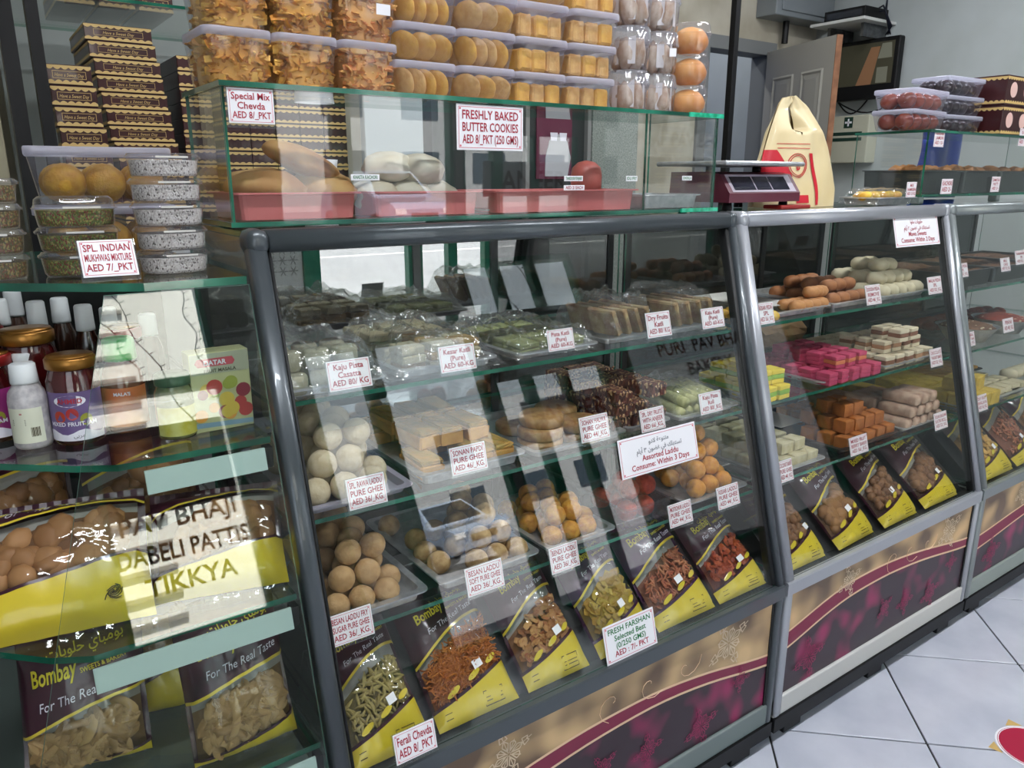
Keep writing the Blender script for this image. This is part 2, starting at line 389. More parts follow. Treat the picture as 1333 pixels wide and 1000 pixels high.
for s in (-1, 1):
    for y in (-7.3, -10.0):
        wv = MB(); st = len(wv.v); wv.lathe([(.2, -.1), (.32, -.1), (.33, 0), (.32, .1), (.2, .1)], 20); wv.xform(Matrix.Translation((6 + s * .82, y, .31)) @ Matrix.Rotation(math.pi / 2, 4, 'Y'))
        wv.build('wheel', BLACK, car, True, world=True)
    MB().soft(6 + s * .62 - .14, 6 + s * .62 + .14, -6.62, -6.48, .62, .76, .02).build('headlamp', WHITE, car, world=True)
MB().box(5.65, 6.35, -6.53, -6.49, .5, .66).build('grille', BLACK, car, world=True)

car.location += Vector((2.9, -7.0, 0))
# ceiling lamps: long tubes above the customers' side
TUBE = glow('lamp_tube_glow', (235, 240, 255), 6.0)
for k, (lx, ly) in enumerate([(.4, .4), (2.2, .4), (4.0, .4), (1.3, 2.0), (3.3, 2.0), (4.0, 4.1)]):  # the last lamp is unseen, added to brighten the passage
    t = thing('ceiling_lamp', ['tube ceiling lamp above the corner unit', 'tube ceiling lamp above the middle counter', 'tube ceiling lamp above the far counter', 'tube ceiling lamp behind the corner unit', 'tube ceiling lamp behind the middle counter', 'unseen tube ceiling lamp added to light the blue passage'][k], 'ceiling lamp', (lx, ly, 3.05))
    L2 = .3 if k == 5 else .6
    MB().soft(lx - L2, lx + L2, ly - .05, ly + .05, 3.0, 3.05, .006).build('housing', WHITE, t, world=True)
    MB().tube([(lx - L2 + .02, ly, 2.975), (lx + L2 - .02, ly, 2.975)], .018, 10).build('tube', TUBE, t, True, world=True)
    ld = bpy.data.lights.new('lamp_light', 'AREA'); ld.shape = 'RECTANGLE'; ld.size = 2 * L2; ld.size_y = .08; ld.energy = (38, 38, 38, 24, 32, 14)[k]; ld.color = (.93, .96, 1)
    lo = bpy.data.objects.new('lamp_light', ld); COL.objects.link(lo); lo.parent = t; lo.location = (0, 0, -.10)

# ------------------------------------------------------------------ counters
SHELVES = (1.07, .88, .69)
DECK = .462
def extr_x(mb, x0, x1, prof, mi=0):                              # prof in (y, z), extruded along x
    mb.loft([[(x0, y, z) for y, z in prof], [(x1, y, z) for y, z in prof]], mi=mi)
def rprof(y0, y1, z0, z1, r, n=4):
    return rrect(y1 - y0, z1 - z0, r, n, (y0 + y1) / 2, (z0 + z1) / 2)
def slab(mb, x0, x1, y0, y1, z0, z1, big): mb.box(x0, x1, y0, y1, z0, z1, 0, 1, big)
GOLD = pm('gold_bokeh_print', (104, 80, 58), .35, col2=(214, 178, 128), scale=8, detail=1, coat=.06, lo=.40, hi=.66)
PURP = pm('purple_bokeh_print', (40, 16, 28), .35, col2=(150, 24, 82), scale=10, detail=1, coat=.06, lo=.52, hi=.74)
SWOOSH = pm('magenta_band_print', (124, 22, 58), .45)
SLINE = pm('cream_line_print', (232, 196, 158), .4)
FLK = pm('cream_flake_print', (222, 200, 170), .45)
FLK2 = pm('magenta_flake_print', (150, 36, 84), .45)
def flake(name, cx, cz, r, mat, parent, rot=0.0, y=.9915):
    mb = MB()
    def bar(p, q, w):
        d = Vector((q[0] - p[0], 0, q[1] - p[1])); n = Vector((-d.z, 0, d.x)).normalized() * w
        P = [Vector((p[0], y, p[1])), Vector((q[0], y, q[1]))]
        mb.add([P[0] - n, P[0] + n, P[1] + n, P[1] - n], [(0, 1, 2, 3)])
    for k in range(8):
        a = rot + k * math.pi / 4; c, s = math.cos(a), math.sin(a)
        P = lambda u, v: (cx + r * (u * c - v * s), cz + r * (u * s + v * c))
        big = k % 2 == 0
        for sg in (-1, 1):
            bar(P(.12, 0), P(.42, .13 * sg), r * .022); bar(P(.42, .13 * sg), P(.62 if big else .5, 0), r * .022)
            if big: bar(P(.62, .16 * sg), P(.62, 0), r * .02); bar(P(.62, .16 * sg), P(.86, .1 * sg), r * .02); bar(P(.86, .1 * sg), P(.78, 0), r * .02)
        bar(P(.05, 0), P(1.0 if big else .55, 0), r * .016)
    return mb.build(name, mat, parent, world=True)

def counter(X0, X1, frame, lower, label, curve, mirror):
    t = thing('display_counter', label, 'display counter', ((X0 + X1) / 2, 1.4, 0))
    B = lambda mb, n, m, sm=False: mb.build(n, m, t, sm, world=True)
    # plinth and feet
    B(MB().box(X0, X1, .985, 1.65, .035, .075), 'plinth', BLACK)
    n = max(2, round((X1 - X0) / .33))
    for i in range(n):
        fx = X0 + .06 + (X1 - X0 - .2) * i / (n - 1)
        for y in (.995, 1.54): B(MB().soft(fx, fx + .075, y, y + .08, 0, .037, .003), 'foot', BLACK)
    # lower body
    B(MB().box(X0 + .001, X1 - .001, 1.012, 1.63, .075, .455), 'lower_body', lower)
    B(MB().soft(X0, X1, .990, 1.02, .075, .132, .004), 'bottom_rail', lower)
    for a, b in ((X0, X0 + .028), (X1 - .022, X1)):
        B(MB().soft(a, b, .986, 1.03, .075, .47, .008, 3), 'lower_upright', frame, True)
    # printed front panel, split along its swoosh
    x0, x1, z0, z1 = X0 + .028, X1 - .022, .132, .432
    N = 24; xs = [x0 + (x1 - x0) * i / N for i in range(N + 1)]
    up = [curve((x - X0) / (X1 - X0)) for x in xs]; lo = [u - (.038 + .01 * math.cos(3 * (x - X0))) for u, x in zip(up, xs)]
    pn = MB().box(x0, x1, .998, 1.012, z0, z1)
    pn = B(pn, 'front_panel', PURP)
    def strip(a, b, nm, m, y):
        mb = MB()
        for i in range(N):
            mb.add([(xs[i], y, a[i]), (xs[i + 1], y, a[i + 1]), (xs[i + 1], y, b[i + 1]), (xs[i], y, b[i])], [(0, 1, 2, 3)])
        B(mb, nm, m)
    strip(up, [z1] * (N + 1), 'gold_print', GOLD, .9968)
    strip(lo, up, 'swoosh_band', SWOOSH, .9966)
    strip([u - .003 for u in up], [u + .003 for u in up], 'swoosh_line', SLINE, .9962)
    strip([u - .003 for u in lo], [u + .003 for u in lo], 'swoosh_line', SLINE, .9962)
    wd = x1 - x0
    for fx, fz, r, m, ro in ((.28, .375, .085, FLK, .35), (.85, .372, .075, FLK, .5), (.12, .20, .07, FLK2, .2), (.5, .22, .045, FLK2, .6), (.62, .2, .05, FLK2, .1), (.78, .18, .06, FLK2, .3), (.9, .25, .04, FLK2, .0)):
        if fz + r * .8 > z1: r = (z1 - fz) * 1.0
        flake('snowflake_print', x0 + wd * fx, fz, r, m, t, ro, .9956)
    mb = MB()
    for k in range(3):
        P = [(x0 + wd * (.52 + .1 * k) + .05 * math.cos(a * .5 + k) * (a / 9), .9958, .37 + .045 * math.sin(a * .5 + k) * (a / 9)) for a in range(10)]
        mb.tube(P, .0007, 4)
    B(mb, 'curl_print', SLINE)
    B(MB().box(X1 - .030, X1 - .022, .9945, 1.0, .132, .432), 'gasket', RUBBER)
    # knee rail and sloped uprights
    mb = MB(); extr_x(mb, X0, X1, [(.985, .43), (.985, .462), (.988, .465), (1.005, .465), (1.005, .43)])
    B(mb, 'knee_rail', frame)
    q = Vector((0, SL1[0] - SL0[0], SL1[1] - SL0[1]))
    def sloped(x0_, x1_, n0, n1, za, zb, nm, m, r=.003):
        mb = MB(); prof = rrect(x1_ - x0_, n1 - n0, r, 3, (x0_ + x1_) / 2, (n0 + n1) / 2); rings = []
        for z in (za, zb):
            p0 = Vector((0, sl(z), z)); rings.append([p0 + Vector((a, 0, 0)) - SNRM * b for a, b in prof])
        mb.loft(rings); B(mb, nm, m, True)
    for a, b in ((X0, X0 + .03), (X1 - .022, X1)):
        sloped(a, b, -.012, .025, .465, 1.315, 'sloped_upright', frame, .009)
    sloped(X1 - .036, X1 - .023, -.003, .02, .47, 1.31, 'gasket', RUBBER)
    sloped(X0 + .031, X0 + .037, -.002, .012, .47, 1.31, 'gasket', RUBBER)
    # top rail with rounded corner joints
    mb = MB(); extr_x(mb, X0 + .034, X1 - .026, rprof(1.208, 1.262, 1.307, 1.343, .014)); B(mb, 'top_rail', frame, True)
    for a, b in ((X0 - .001, X0 + .034), (X1 - .026, X1 + .001)):
        B(MB().soft(a, b, 1.206, 1.264, 1.303, 1.345, .014, 4), 'corner_joint', frame, True)
    # glass: front, top, sides, shelves
    mb = MB(); a, b = X0 + .034, X1 - .026
    P = [Vector((x, sl(z), z)) + SNRM * o for o in (0.0, -.005) for z in (.4655, 1.312) for x in (a, b)]
    mb.add(P, [(0, 1, 3, 2), (5, 4, 6, 7)], 0); mb.add(P, [(0, 4, 5, 1), (1, 5, 7, 3), (3, 7, 6, 2), (2, 6, 4, 0)], 1)
    B(mb, 'front_glass', [GLASS, GEDGE])
    mb = MB(); slab(mb, X0 + .002, X1 - .002, 1.25, 1.65, 1.332, 1.34, 'z'); B(mb, 'top_glass', [GLASS, GEDGE])
    for xx in (X0 + .004, X1 - .010):
        mb = MB(); v = [(x, y, z) for x in (xx, xx + .006) for y, z in ((1.03, .475), (1.608, .475), (1.608, 1.33), (1.25, 1.33))]
        mb.add(v, [(0, 1, 2, 3), (7, 6, 5, 4)], 0); mb.add(v, [(0, 4, 5, 1), (1, 5, 6, 2), (2, 6, 7, 3), (3, 7, 4, 0)], 1)
        B(mb, 'side_glass', [GLASS, GEDGE])
    for z, yb in zip(SHELVES, (1.605, 1.605, 1.605)):
        mb = MB(); slab(mb, X0 + .012, X1 - .012, sl(z) + .024, yb, z - .008, z, 'z'); B(mb, 'shelf', [GLASS, GEDGE])
        for xx in (X0 + .012, X1 - .02):
            B(MB().soft(xx - .001, xx + .009, sl(z) + .03, sl(z) + .044, z - .02, z - .0082, .002), 'shelf_clip', ACRY)
    B(MB().box(X0 + .012, X1 - .012, 1.006, 1.61, .4555, DECK), 'deck', pm('dark_deck', (40, 42, 42), .5))
    # back: sliding glass doors in aluminium frames
    xm = X0 + (X1 - X0) * .62
    for a, b, y in ((X0 + .01, xm + .02, 1.612), (xm - .02, X1 - .01, 1.630)):
        d = MB(); slab(d, a, b, y, y + .005, .5, 1.32, 'y'); d = B(d, 'back_door', [MIRG if mirror and y < 1.62 else BACKG, GEDGE])
        fr = MB().box(a, a + .02, y - .004, y + .009, .5, 1.32).box(b - .02, b, y - .004, y + .009, .5, 1.32)
        fb = fr.build('door_frame', pm('dark_aluminium', (52, 54, 56), .4, .6), d)
    B(MB().box(X0, X1, 1.606, 1.65, 1.30, 1.331), 'back_rail', frame)
    return t
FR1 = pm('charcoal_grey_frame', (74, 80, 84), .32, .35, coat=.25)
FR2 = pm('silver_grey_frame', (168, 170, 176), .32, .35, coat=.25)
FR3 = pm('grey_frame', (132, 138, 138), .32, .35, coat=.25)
LOW1 = pm('grey_lower_body', (106, 116, 114), .45)
LOW2 = pm('light_lower_body', (196, 194, 190), .45)
LOW3 = pm('grey_green_lower_body', (140, 148, 142), .45)
def crv(pts):
    def f(u):
        for (a, b), (c, d) in zip(pts, pts[1:]):
            if u <= c:
                s = (u - a) / (c - a) if c > a else 0; s2 = s; return b + (d - b) * s2
        return pts[-1][1]
    # smooth with a small quadratic window
    return lambda u: sum(f(min(1, max(0, u + k * .04))) for k in range(-3, 4)) / 7
C1 = (.36, 1.512); C2 = (1.524, 2.522); C3 = (2.534, 3.66)
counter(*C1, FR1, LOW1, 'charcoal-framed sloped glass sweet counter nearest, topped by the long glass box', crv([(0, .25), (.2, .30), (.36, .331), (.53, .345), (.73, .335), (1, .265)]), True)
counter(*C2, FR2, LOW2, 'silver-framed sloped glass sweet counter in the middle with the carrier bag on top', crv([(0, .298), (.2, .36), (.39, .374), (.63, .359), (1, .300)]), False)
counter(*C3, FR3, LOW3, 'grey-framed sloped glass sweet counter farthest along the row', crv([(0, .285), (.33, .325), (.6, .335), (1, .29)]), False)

# ------------------------------------------------------------------ corner unit with open glass shelves
rack = thing('corner_shelf_unit', 'corner unit of glass shelves with jars and snack bags at the near end', 'shelf unit', (.1, 1.4, 0))
RB = lambda mb, n, m, sm=False: mb.build(n, m, rack, sm, world=True)
def mitre(z): s = (1.266 - z) / .5; return Vector((.153 - .143 * s, 1.208 - .131 * s, z))
def rfront(z, inset=.004):                                       # front outline of a shelf: straight, then turning the corner
    m = mitre(z); e = Vector((-.34, m.y + .40, z))
    return [Vector((.352, sl(z) + inset, z)), Vector((m.x + .05, sl(z) + inset, z)), Vector((m.x - .0, m.y + .03 + inset, z)), e]
def rshelf(z, name, thick=.010):
    f = rfront(z, .012 if z < 1.25 else -.002); ring = [(p.x, p.y) for p in f] + [(-.34, 1.88), (.352, 1.88)]; n = len(ring)
    v = [(x, y, z - thick) for x, y in ring] + [(x, y, z) for x, y in ring]; mb = MB()
    mb.add(v, [tuple(range(n)), tuple(reversed(range(n, 2 * n)))], 0); mb.add(v, [(i, (i + 1) % n, (i + 1) % n + n, i + n) for i in range(n)], 1)
    RB(mb, name, [GLASS, GEDGE])
rshelf(1.275, 'top_glass', .012)
for z in (1.028, .782, .545): rshelf(z, 'shelf')
STRIP = pm('pale_label_strip', (178, 196, 192), .5)
for z, xa in ((1.015, .165), (.768, .06), (.532, .0)):
    mb = MB(); P = [Vector((x, sl(zz) + .002 + o, zz)) for o in (0, .004) for zz in (z - .033, z) for x in (xa, .338)]
    mb.add(P, [(0, 1, 3, 2), (5, 4, 6, 7), (0, 4, 5, 1), (1, 5, 7, 3), (3, 7, 6, 2), (2, 6, 4, 0)]); RB(mb, 'label_strip', STRIP)
    mb = MB(); z2 = z
    mb.box(.338, .35, sl(z2) + .001, sl(z2) + .02, z - .033, z); RB(mb, 'strip_clip', BLACK)
# front pane with its slanted left edge
mb = MB(); P = []
for o in (0.0, .005):
    for z in (.50, 1.262):
        P += [mitre(z) + Vector((0, -.004 + o, 0)), Vector((.354, sl(z) - .004 + o, z))]
mb.add(P, [(0, 1, 3, 2), (5, 4, 6, 7)], 0); mb.add(P, [(0, 4, 5, 1), (1, 5, 7, 3), (3, 7, 6, 2), (2, 6, 4, 0)], 1)
RB(mb, 'front_pane', [clear('corner_pane_glass', (250, 253, 251), .055), pm('pale_glass_edge', (120, 160, 148), .2)])
RB(MB().box(-.34, .354, 1.88, 1.9, .05, 1.262), 'back_panel', pm('dark_back_panel', (30, 34, 34), .5))
RB(MB().box(-.345, -.335, 1.5, 1.88, .05, 1.262), 'side_panel', pm('dark_back_panel', (30, 34, 34), .5))
f0 = rfront(.47, .0); ring = [(p.x, p.y) for p in f0] + [(-.34, 1.88), (.352, 1.88)]
RB(MB().loft([[(x, y, .04) for x, y in ring], [(x, y, .47) for x, y in ring]]), 'base_cabinet', LOW1)

# ------------------------------------------------------------------ glass boxes on the counters
def glass_box(X0, X1, Y0, Y1, z0, z1, label, splits=()):
    t = thing('glass_box', label, 'glass box', ((X0 + X1) / 2, (Y0 + Y1) / 2, z0))
    B = lambda mb, n, m=None: mb.build(n, m or [GLASS, GEDGE], t, world=True)
    mb = MB(); slab(mb, X0 - .004, X1 + .004, Y0 - .004, Y1, z0, z0 + .008, 'z'); B(mb, 'bottom_pane')
    mb = MB(); slab(mb, X0 - .004, X1 + .004, Y0 - .006, Y1, z1 - .008, z1, 'z'); B(mb, 'top_pane')
    xs = [X0] + list(splits) + [X1]
    for a, b in zip(xs, xs[1:]):
        mb = MB(); slab(mb, a + .0005, b - .0005, Y0, Y0 + .006, z0 + .008, z1 - .008, 'y'); B(mb, 'front_pane')
    for xx in (X0, X1 - .006):
        mb = MB(); slab(mb, xx, xx + .006, Y0 + .006, Y1 - .006, z0 + .008, z1 - .008, 'x'); B(mb, 'side_pane')
    B(MB().box(X1 - .11, X1 + .006, Y0 - .010, Y0 - .0045, z1 - .009, z1 + .001), 'edge_tape', GEDGE2)
    B(MB().box(X1 - .12, X1 + .006, Y0 - .010, Y0 - .0045, z0, z0 + .009), 'edge_tape', GEDGE2)
    return t
GZ1 = 1.567
glass_box(.362, 1.515, 1.29, 1.52, 1.344, GZ1, 'long clear glass box with green edges full of pink trays and bread', (1.28,))
glass_box(2.53, 3.66, 1.31, 1.56, 1.364, 1.570, 'clear glass box of fried snacks on the farthest counter')
for x in (2.56, 3.1, 3.6):
    o = MB().soft(x, x + .03, 1.33, 1.36, 1.3405, 1.3635, .003).build('support_block', pm('clear_block', (120, 130, 128), .2)); tag(o, {2.56: 'small block under the far glass box at its left end', 3.1: 'small block under the middle of the far glass box', 3.6: 'small block under the far glass box at its right end'}[x], 'block')

# ------------------------------------------------------------------ price signs
def sign(lines, BL, TR, label, where='s', off=.009, ink=REDINK, holder=True, inks=None, border=True, sizes=None, name='price_tag', cat='price tag', tilt=None, group=None):
    """where 's': on the sloped front; ('y', d): upright at depth d"""
    if where == 's':
        a = at_s(*BL, off); b = at_s(*TR, off); V = SDIR; w = b.x - a.x; h = (b - a).dot(SDIR)
    else:
        a = at_y(*BL, where[1]); b = at_y(*TR, where[1]); V = Vector((0, 0, 1)); w = b.x - a.x; h = b.z - a.z
        if tilt: V = Vector((0, math.sin(tilt), math.cos(tilt))); h /= math.cos(tilt)
    w = abs(w); U = Vector((1, 0, 0)); N = U.cross(V)
    t = thing(name, label, cat, a + U * (w / 2), group, basis=(U, V, N))
    MB().soft(-w / 2, w / 2, 0, h, -.0012, 0, .0006, 1).build('card', WHITE, t)
    if border:
        mb = MB(); e, k = min(w, h) * .05, min(w, h) * .012
        for x0, x1, y0, y1 in ((-w/2+e, w/2-e, e, e+k), (-w/2+e, w/2-e, h-e-k, h-e), (-w/2+e, -w/2+e+k, e, h-e), (w/2-e-k, w/2-e, e, h-e)):
            mb.add([(x0, y0, .0003), (x1, y0, .0003), (x1, y1, .0003), (x0, y1, .0003)], [(0, 1, 2, 3)])
        for sx in (-1, 1):
            for sy in (0, 1):
                cx, cy = sx * (w / 2 - e * 1.9), (e * 1.9 if not sy else h - e * 1.9)
                mb.add([(cx + e * .5 * math.cos(q * 1.0472), cy + e * .5 * math.sin(q * 1.0472), .00035) for q in range(6)], [(0, 1, 2, 3, 4, 5)])
        mb.build('border', PINKINK, t)
    n = len(lines); usable = h * .80; lh = usable / n
    groups = {}
    for i, s in enumerate(lines):
        k = (inks[i] if inks else ink); mb = groups.setdefault(k.name, (k, MB()))[1]
        sz = lh * 1.02 * (sizes[i] if sizes else 1)
        put_text(mb, s, 0, h * .9 - lh * (i + .80), sz, w * .84, z=.0005, bold=.016)
    for k, mb in groups.values(): mb.build('lettering', k, t)
    if holder:
        m = min(w, h) * .10
        mb = MB().soft(-w / 2 - m * .4, w / 2 + m * .4, -m * 1.2, h + m * .2, -.0034, -.0014, .0008, 1); mb.build('holder', ACRY, t)
    return t

# ------------------------------------------------------------------ snack pouches
def piece(kind, s):
    mb = MB()
    if kind == 'sev':
        p = Vector((0, 0, 0)); d = Vector((rr(-1, 1), rr(-1, 1), rr(-.3, .3))).normalized(); P = [p.copy()]
        for _ in range(4):
            d = (d + Vector((rr(-.7, .7), rr(-.7, .7), rr(-.25, .25)))).normalized(); p = p + d * s * .28; P.append(p.copy())
        mb.tube(P, s * .075, 4, cap=False)
    elif kind == 'flake':
        c, n = rr(.5, 1.4), 3; v = []
        for i in range(n + 1):
            for j in range(3):
                x, y = (i / n - .5), (j / 2 - .5) * .62; v.append((x * s, y * s * (1 - .5 * abs(x)), s * c * (.35 * x * x + .3 * y * y)))
        f = [(i * 3 + j, i * 3 + j + 1, i * 3 + j + 4, i * 3 + j + 3) for i in range(n) for j in range(2)]
        mb.add(v, f); mb.add([(a, b, cc - s * .05) for a, b, cc in v], f)
    elif kind == 'stick':
        mb.tube([(-.5 * s, 0, 0), (-.2 * s, rr(-.06, .06) * s, .04 * s), (.2 * s, rr(-.06, .06) * s, .04 * s), (.5 * s, 0, 0)], [s * .04, s * .12, s * .13, s * .05], 5)
    elif kind == 'leaf':
        v = []; n = 6
        for i in range(n + 1):
            x = i / n - .5; wv = .26 * math.sqrt(max(.0, 1 - (2 * x) ** 2)) + .03
            for y, z in ((-wv, 0), (-wv * .35, .16), (0, .05), (wv * .35, .16), (wv, 0)): v.append((x * s, y * s, z * s))
        f = [(i * 5 + j, i * 5 + j + 1, i * 5 + j + 6, i * 5 + j + 5) for i in range(n) for j in range(4)]
        mb.add(v, f)
    else:
        n, m_ = 8, 5; q = .55 if kind == 'bun' else rr(.7, 1)
        rings = []
        for i in range(1, m_):
            th = math.pi * i / m_; rings.append([(s * .5 * math.sin(th) * math.cos(2 * math.pi * k / n), s * .5 * math.sin(th) * math.sin(2 * math.pi * k / n) * .9, s * .5 * q * math.cos(th)) for k in range(n)])
        mb.loft(rings)
    return mb
FOOD = {
 'sev': pm('orange_sev', (170, 92, 32), .55, col2=(205, 130, 55), island=True),
 'ferali': pm('pale_sticks', (176, 160, 98), .6, col2=(140, 122, 66), island=True),
 'mix': pm('chevda_mix', (196, 150, 90), .6, col2=(150, 84, 40), island=True),
 'chips': pm('yellow_chips', (190, 166, 74), .55, col2=(160, 120, 44), island=True),
 'pinkmix': pm('pinkish_mix', (196, 132, 92), .6, col2=(168, 84, 58), island=True),
 'redmix': pm('red_orange_mix', (186, 86, 34), .55, col2=(140, 44, 22), island=True),
 'bun': pm('brown_biscuit', (168, 122, 76), .6, col2=(132, 90, 52), island=True),
 'nut': pm('brown_nuts', (140, 98, 62), .55, col2=(104, 66, 40), island=True),
 'leaf': pm('folded_pastry', (172, 140, 92), .6, col2=(140, 108, 66), island=True),
 'gold': pm('golden_crisps', (222, 178, 92), .55, col2=(196, 142, 60), island=True)}
FOODBACK = {k: pm('fill_of_' + k, c, .7) for k, c in {'sev': (116, 58, 20), 'ferali': (104, 92, 50), 'mix': (120, 78, 42), 'chips': (122, 98, 38), 'pinkmix': (124, 72, 48), 'redmix': (104, 40, 18), 'bun': (104, 70, 40), 'nut': (78, 50, 32), 'leaf': (112, 86, 52), 'gold': (160, 118, 54)}.items()}
def pouch(label, loc, U, V, w, h, t, food, vb=(.13, .32), vh=(.50, .76), text=True, badges=True, maroon=MAROON, sticker=True, flip=False, psize=None, big_text=False, flourish=False):
    U = Vector(U).normalized(); V = Vector(V).normalized(); N = U.cross(V).normalized()
    th = thing('snack_pouch', label, 'snack bag', loc, 'printed snack pouches', basis=(U, V, N))
    ph = rr(0, 6)
    def f(u, v):
        a = max(0, 1 - abs(2 * u - 1) ** 2.6); b = max(0, 1 - abs(2 * v - 1) ** 4)
        return t * math.sqrt(a * b) * (1 + .05 * math.sin(9 * u + ph) * math.sin(7 * v + ph)) + .0012 * math.sin(31 * u + 11 * v + ph) + .002
    def S(u, v, e=0.0): return ((u - .5) * w * (1 - .03 * math.sin(math.pi * v)), v * h, f(u, v) + e)
    yb = lambda u: vb[0] + (vb[1] - vb[0]) * (u ** 1.4)
    yh = lambda u: vh[0] + (vh[1] - vh[0]) * math.sin(min(1, u * 1.05) * math.pi / 2)
    nu = 18; front = MB()
    secs = [(lambda u: 0, lambda u: yb(u), 6, 0), (lambda u: yb(u), lambda u: yb(u) + .025, 1, 1), (lambda u: yb(u) + .025, lambda u: yh(u) - .022, 10, 2), (lambda u: yh(u) - .022, yh, 1, 3), (yh, lambda u: 1, 6, 1)]
    for a, b, rows, mi in secs:
        v = []; 
        for r in range(rows + 1):
            for c in range(nu + 1):
                u = c / nu; v.append(S(u, a(u) + (b(u) - a(u)) * r / rows))
        front.add(v, [(r * (nu + 1) + c, r * (nu + 1) + c + 1, (r + 1) * (nu + 1) + c + 1, (r + 1) * (nu + 1) + c) for r in range(rows) for c in range(nu)], mi)
    v = [((u - .5) * w * (1 - .03 * math.sin(math.pi * q)), q * h, -.001) for q in (0, .5, 1) for u in (0, .5, 1)]
    front.add(v, [(0, 3, 4, 1), (1, 4, 5, 2), (3, 6, 7, 4), (4, 7, 8, 5)], 1)
    front.build('pouch', [YELLOW, maroon, FILM, YLINE], th, True)
    # crimped seals
    for v0, s in ((0, -1), (1, 1)):
        mb = MB(); n = 26; rows = []
        for r in range(2):
            rows += [((i / n - .5) * w, v0 * h + s * r * .014, .002 + .0012 * (i % 2)) for i in range(n + 1)]
        mb.add(rows, [(i, i + 1, n + 2 + i, n + 1 + i) for i in range(n)]); mb.build('seal', FILM if s < 0 else maroon, th)
    # contents
    kind = {'sev': 'sev', 'ferali': 'stick', 'mix': 'flake', 'chips': 'flake', 'pinkmix': 'stick', 'redmix': 'flake', 'bun': 'bun', 'nut': 'nut', 'leaf': 'leaf', 'gold': 'flake'}[food]
    cnt = {'sev': 1100, 'ferali': 170, 'mix': 150, 'chips': 110, 'pinkmix': 180, 'redmix': 150, 'bun': 40, 'nut': 75, 'leaf': 110, 'gold': 140}[food]
    s0 = psize or {'sev': .017, 'ferali': .022, 'mix': .018, 'chips': .026, 'pinkmix': .018, 'redmix': .016, 'bun': .045, 'nut': .026, 'leaf': .042, 'gold': .02}[food]
    mb = MB(); g = 10; v = []
    for r in range(g + 1):
        for c in range(g + 1):
            u = .04 + .92 * c / g; a, b = yb(u), yh(u); q_ = S(u, a + (b - a) * r / g, -.016); v.append((q_[0], q_[1], max(.001, q_[2])))
    for r in range(g): mb.add(v[r * (g + 1):(r + 2) * (g + 1)], [(c, c + 1, g + 2 + c, g + 1 + c) for c in range(g)], 1 if r < g * .78 else 2)
    for _ in range(cnt):
        mg = .05 + .42 * s0 / w; u = rr(mg, 1 - mg); a, b = yb(u) + .02 + .28 * s0 / h, yh(u) - .03 - .3 * s0 / h
        q = a + (b - a) * .86 * rr(0, 1) ** 1.1; p = S(u, q)
        pc = piece(kind, s0 * rr(.75, 1.2)); R = Matrix.Rotation(rr(0, 6.28), 4, 'Z') @ Matrix.Rotation(rr(-.6, .6), 4, 'X')
        pc.xform(Matrix.Translation((p[0], p[1], max(.004, p[2] - s0 * .3 - rr(.001, .006)))) @ R); mb.add(pc.v, pc.f)
    tag(mb.build('contents', [FOOD[food], FOODBACK[food], pm('pale_empty_film', (150, 148, 142), .4)], th, kind in ('bun', 'nut', 'stick', 'leaf')), kind='stuff')
    mp = lambda X, Y: S(min(.995, max(.005, X / w + .5)), min(.995, Y / h), .0009)
    if text:
        ang = math.atan2((yh(.85) - yh(.25)) * h, .6 * w) * .8; k = 1.35 if big_text else 1.0
        y0 = yh(.5) + .10 * (1 - yh(.5))
        mb = MB(); put_text(mb, 'For The Real Taste', .05 * w, (y0 + .02) * h, .085 * w * k, .72 * w, ang, shear=.35, bold=0.0, mapf=mp); mb.build('lettering', WINK, th)
        mb = MB(); put_text(mb, 'Bombay', -.16 * w, (y0 + .33 * (1 - y0)) * h, .15 * w * k, .38 * w, ang * .8, shear=.3, bold=.02, mapf=mp)
        put_text(mb, 'SWEETS & BAKERY', .22 * w, (y0 + .45 * (1 - y0)) * h, .045 * w * k, .36 * w, ang * .8, mapf=mp)
        put_text(mb, arabic('\u0628\u0648\u0645\u0628\u0627\u064a \u062d\u0644\u0648\u064a\u0627\u062a'), .08 * w, (y0 + .72 * (1 - y0)) * h, .09 * w * k, .6 * w, ang * .8, mapf=mp)
        mb.build('lettering', YINK, th)
    if badges:
        for k, (u, dv) in enumerate(((.24, .06), (.52, .07), (.80, .08))):
            v0 = yb(u) + dv; mb = MB(); n = 14
            mb.add([S(u + .085 * math.cos(2 * math.pi * i / n), v0 + .024 * math.sin(2 * math.pi * i / n) + .024 * math.cos(2 * math.pi * i / n), .0012) for i in range(n)], [tuple(range(n))]); mb.build('badge', YELLOW, th)
        mb = MB(); u0, u1 = .55, .80
        for a, b, c, d in ((u0, u1, .03, .036), (u0, u1, .13, .136), (u0, u0 + .006, .03, .136), (u1 - .006, u1, .03, .136), (u0 + .02, u1 - .02, .06, .066), (u0 + .02, u1 - .02, .085, .09), (.08, .16, .05, .056), (.08, .16, .09, .095)):
            mb.add([S(a, c, .0009), S(b, c, .0009), S(b, d, .0009), S(a, d, .0009)], [(0, 1, 2, 3)])
        mb.build('small_print', DINK, th)
    if flourish:
        mb = MB()
        for k in range(5):
            mb.tube([S(.80 + .05 * math.cos(q * .7 + k) * q / 8, .17 + .055 * math.sin(q * .7 + k * 1.2) * q / 8, .001) for q in range(9)], .0008, 4)
        mb.build('flourish_print', DINK, th)
    if sticker:
        u, v0 = .55 + rr(-.1, .15), yb(.5) + .10; mb = MB()
        mb.add([S(u, v0, .002), S(u + .12, v0 + .02, .002), S(u + .11, v0 + .085, .002), S(u - .01, v0 + .065, .002)], [(0, 1, 2, 3)]); mb.build('price_sticker', WHITE, th)
    return th

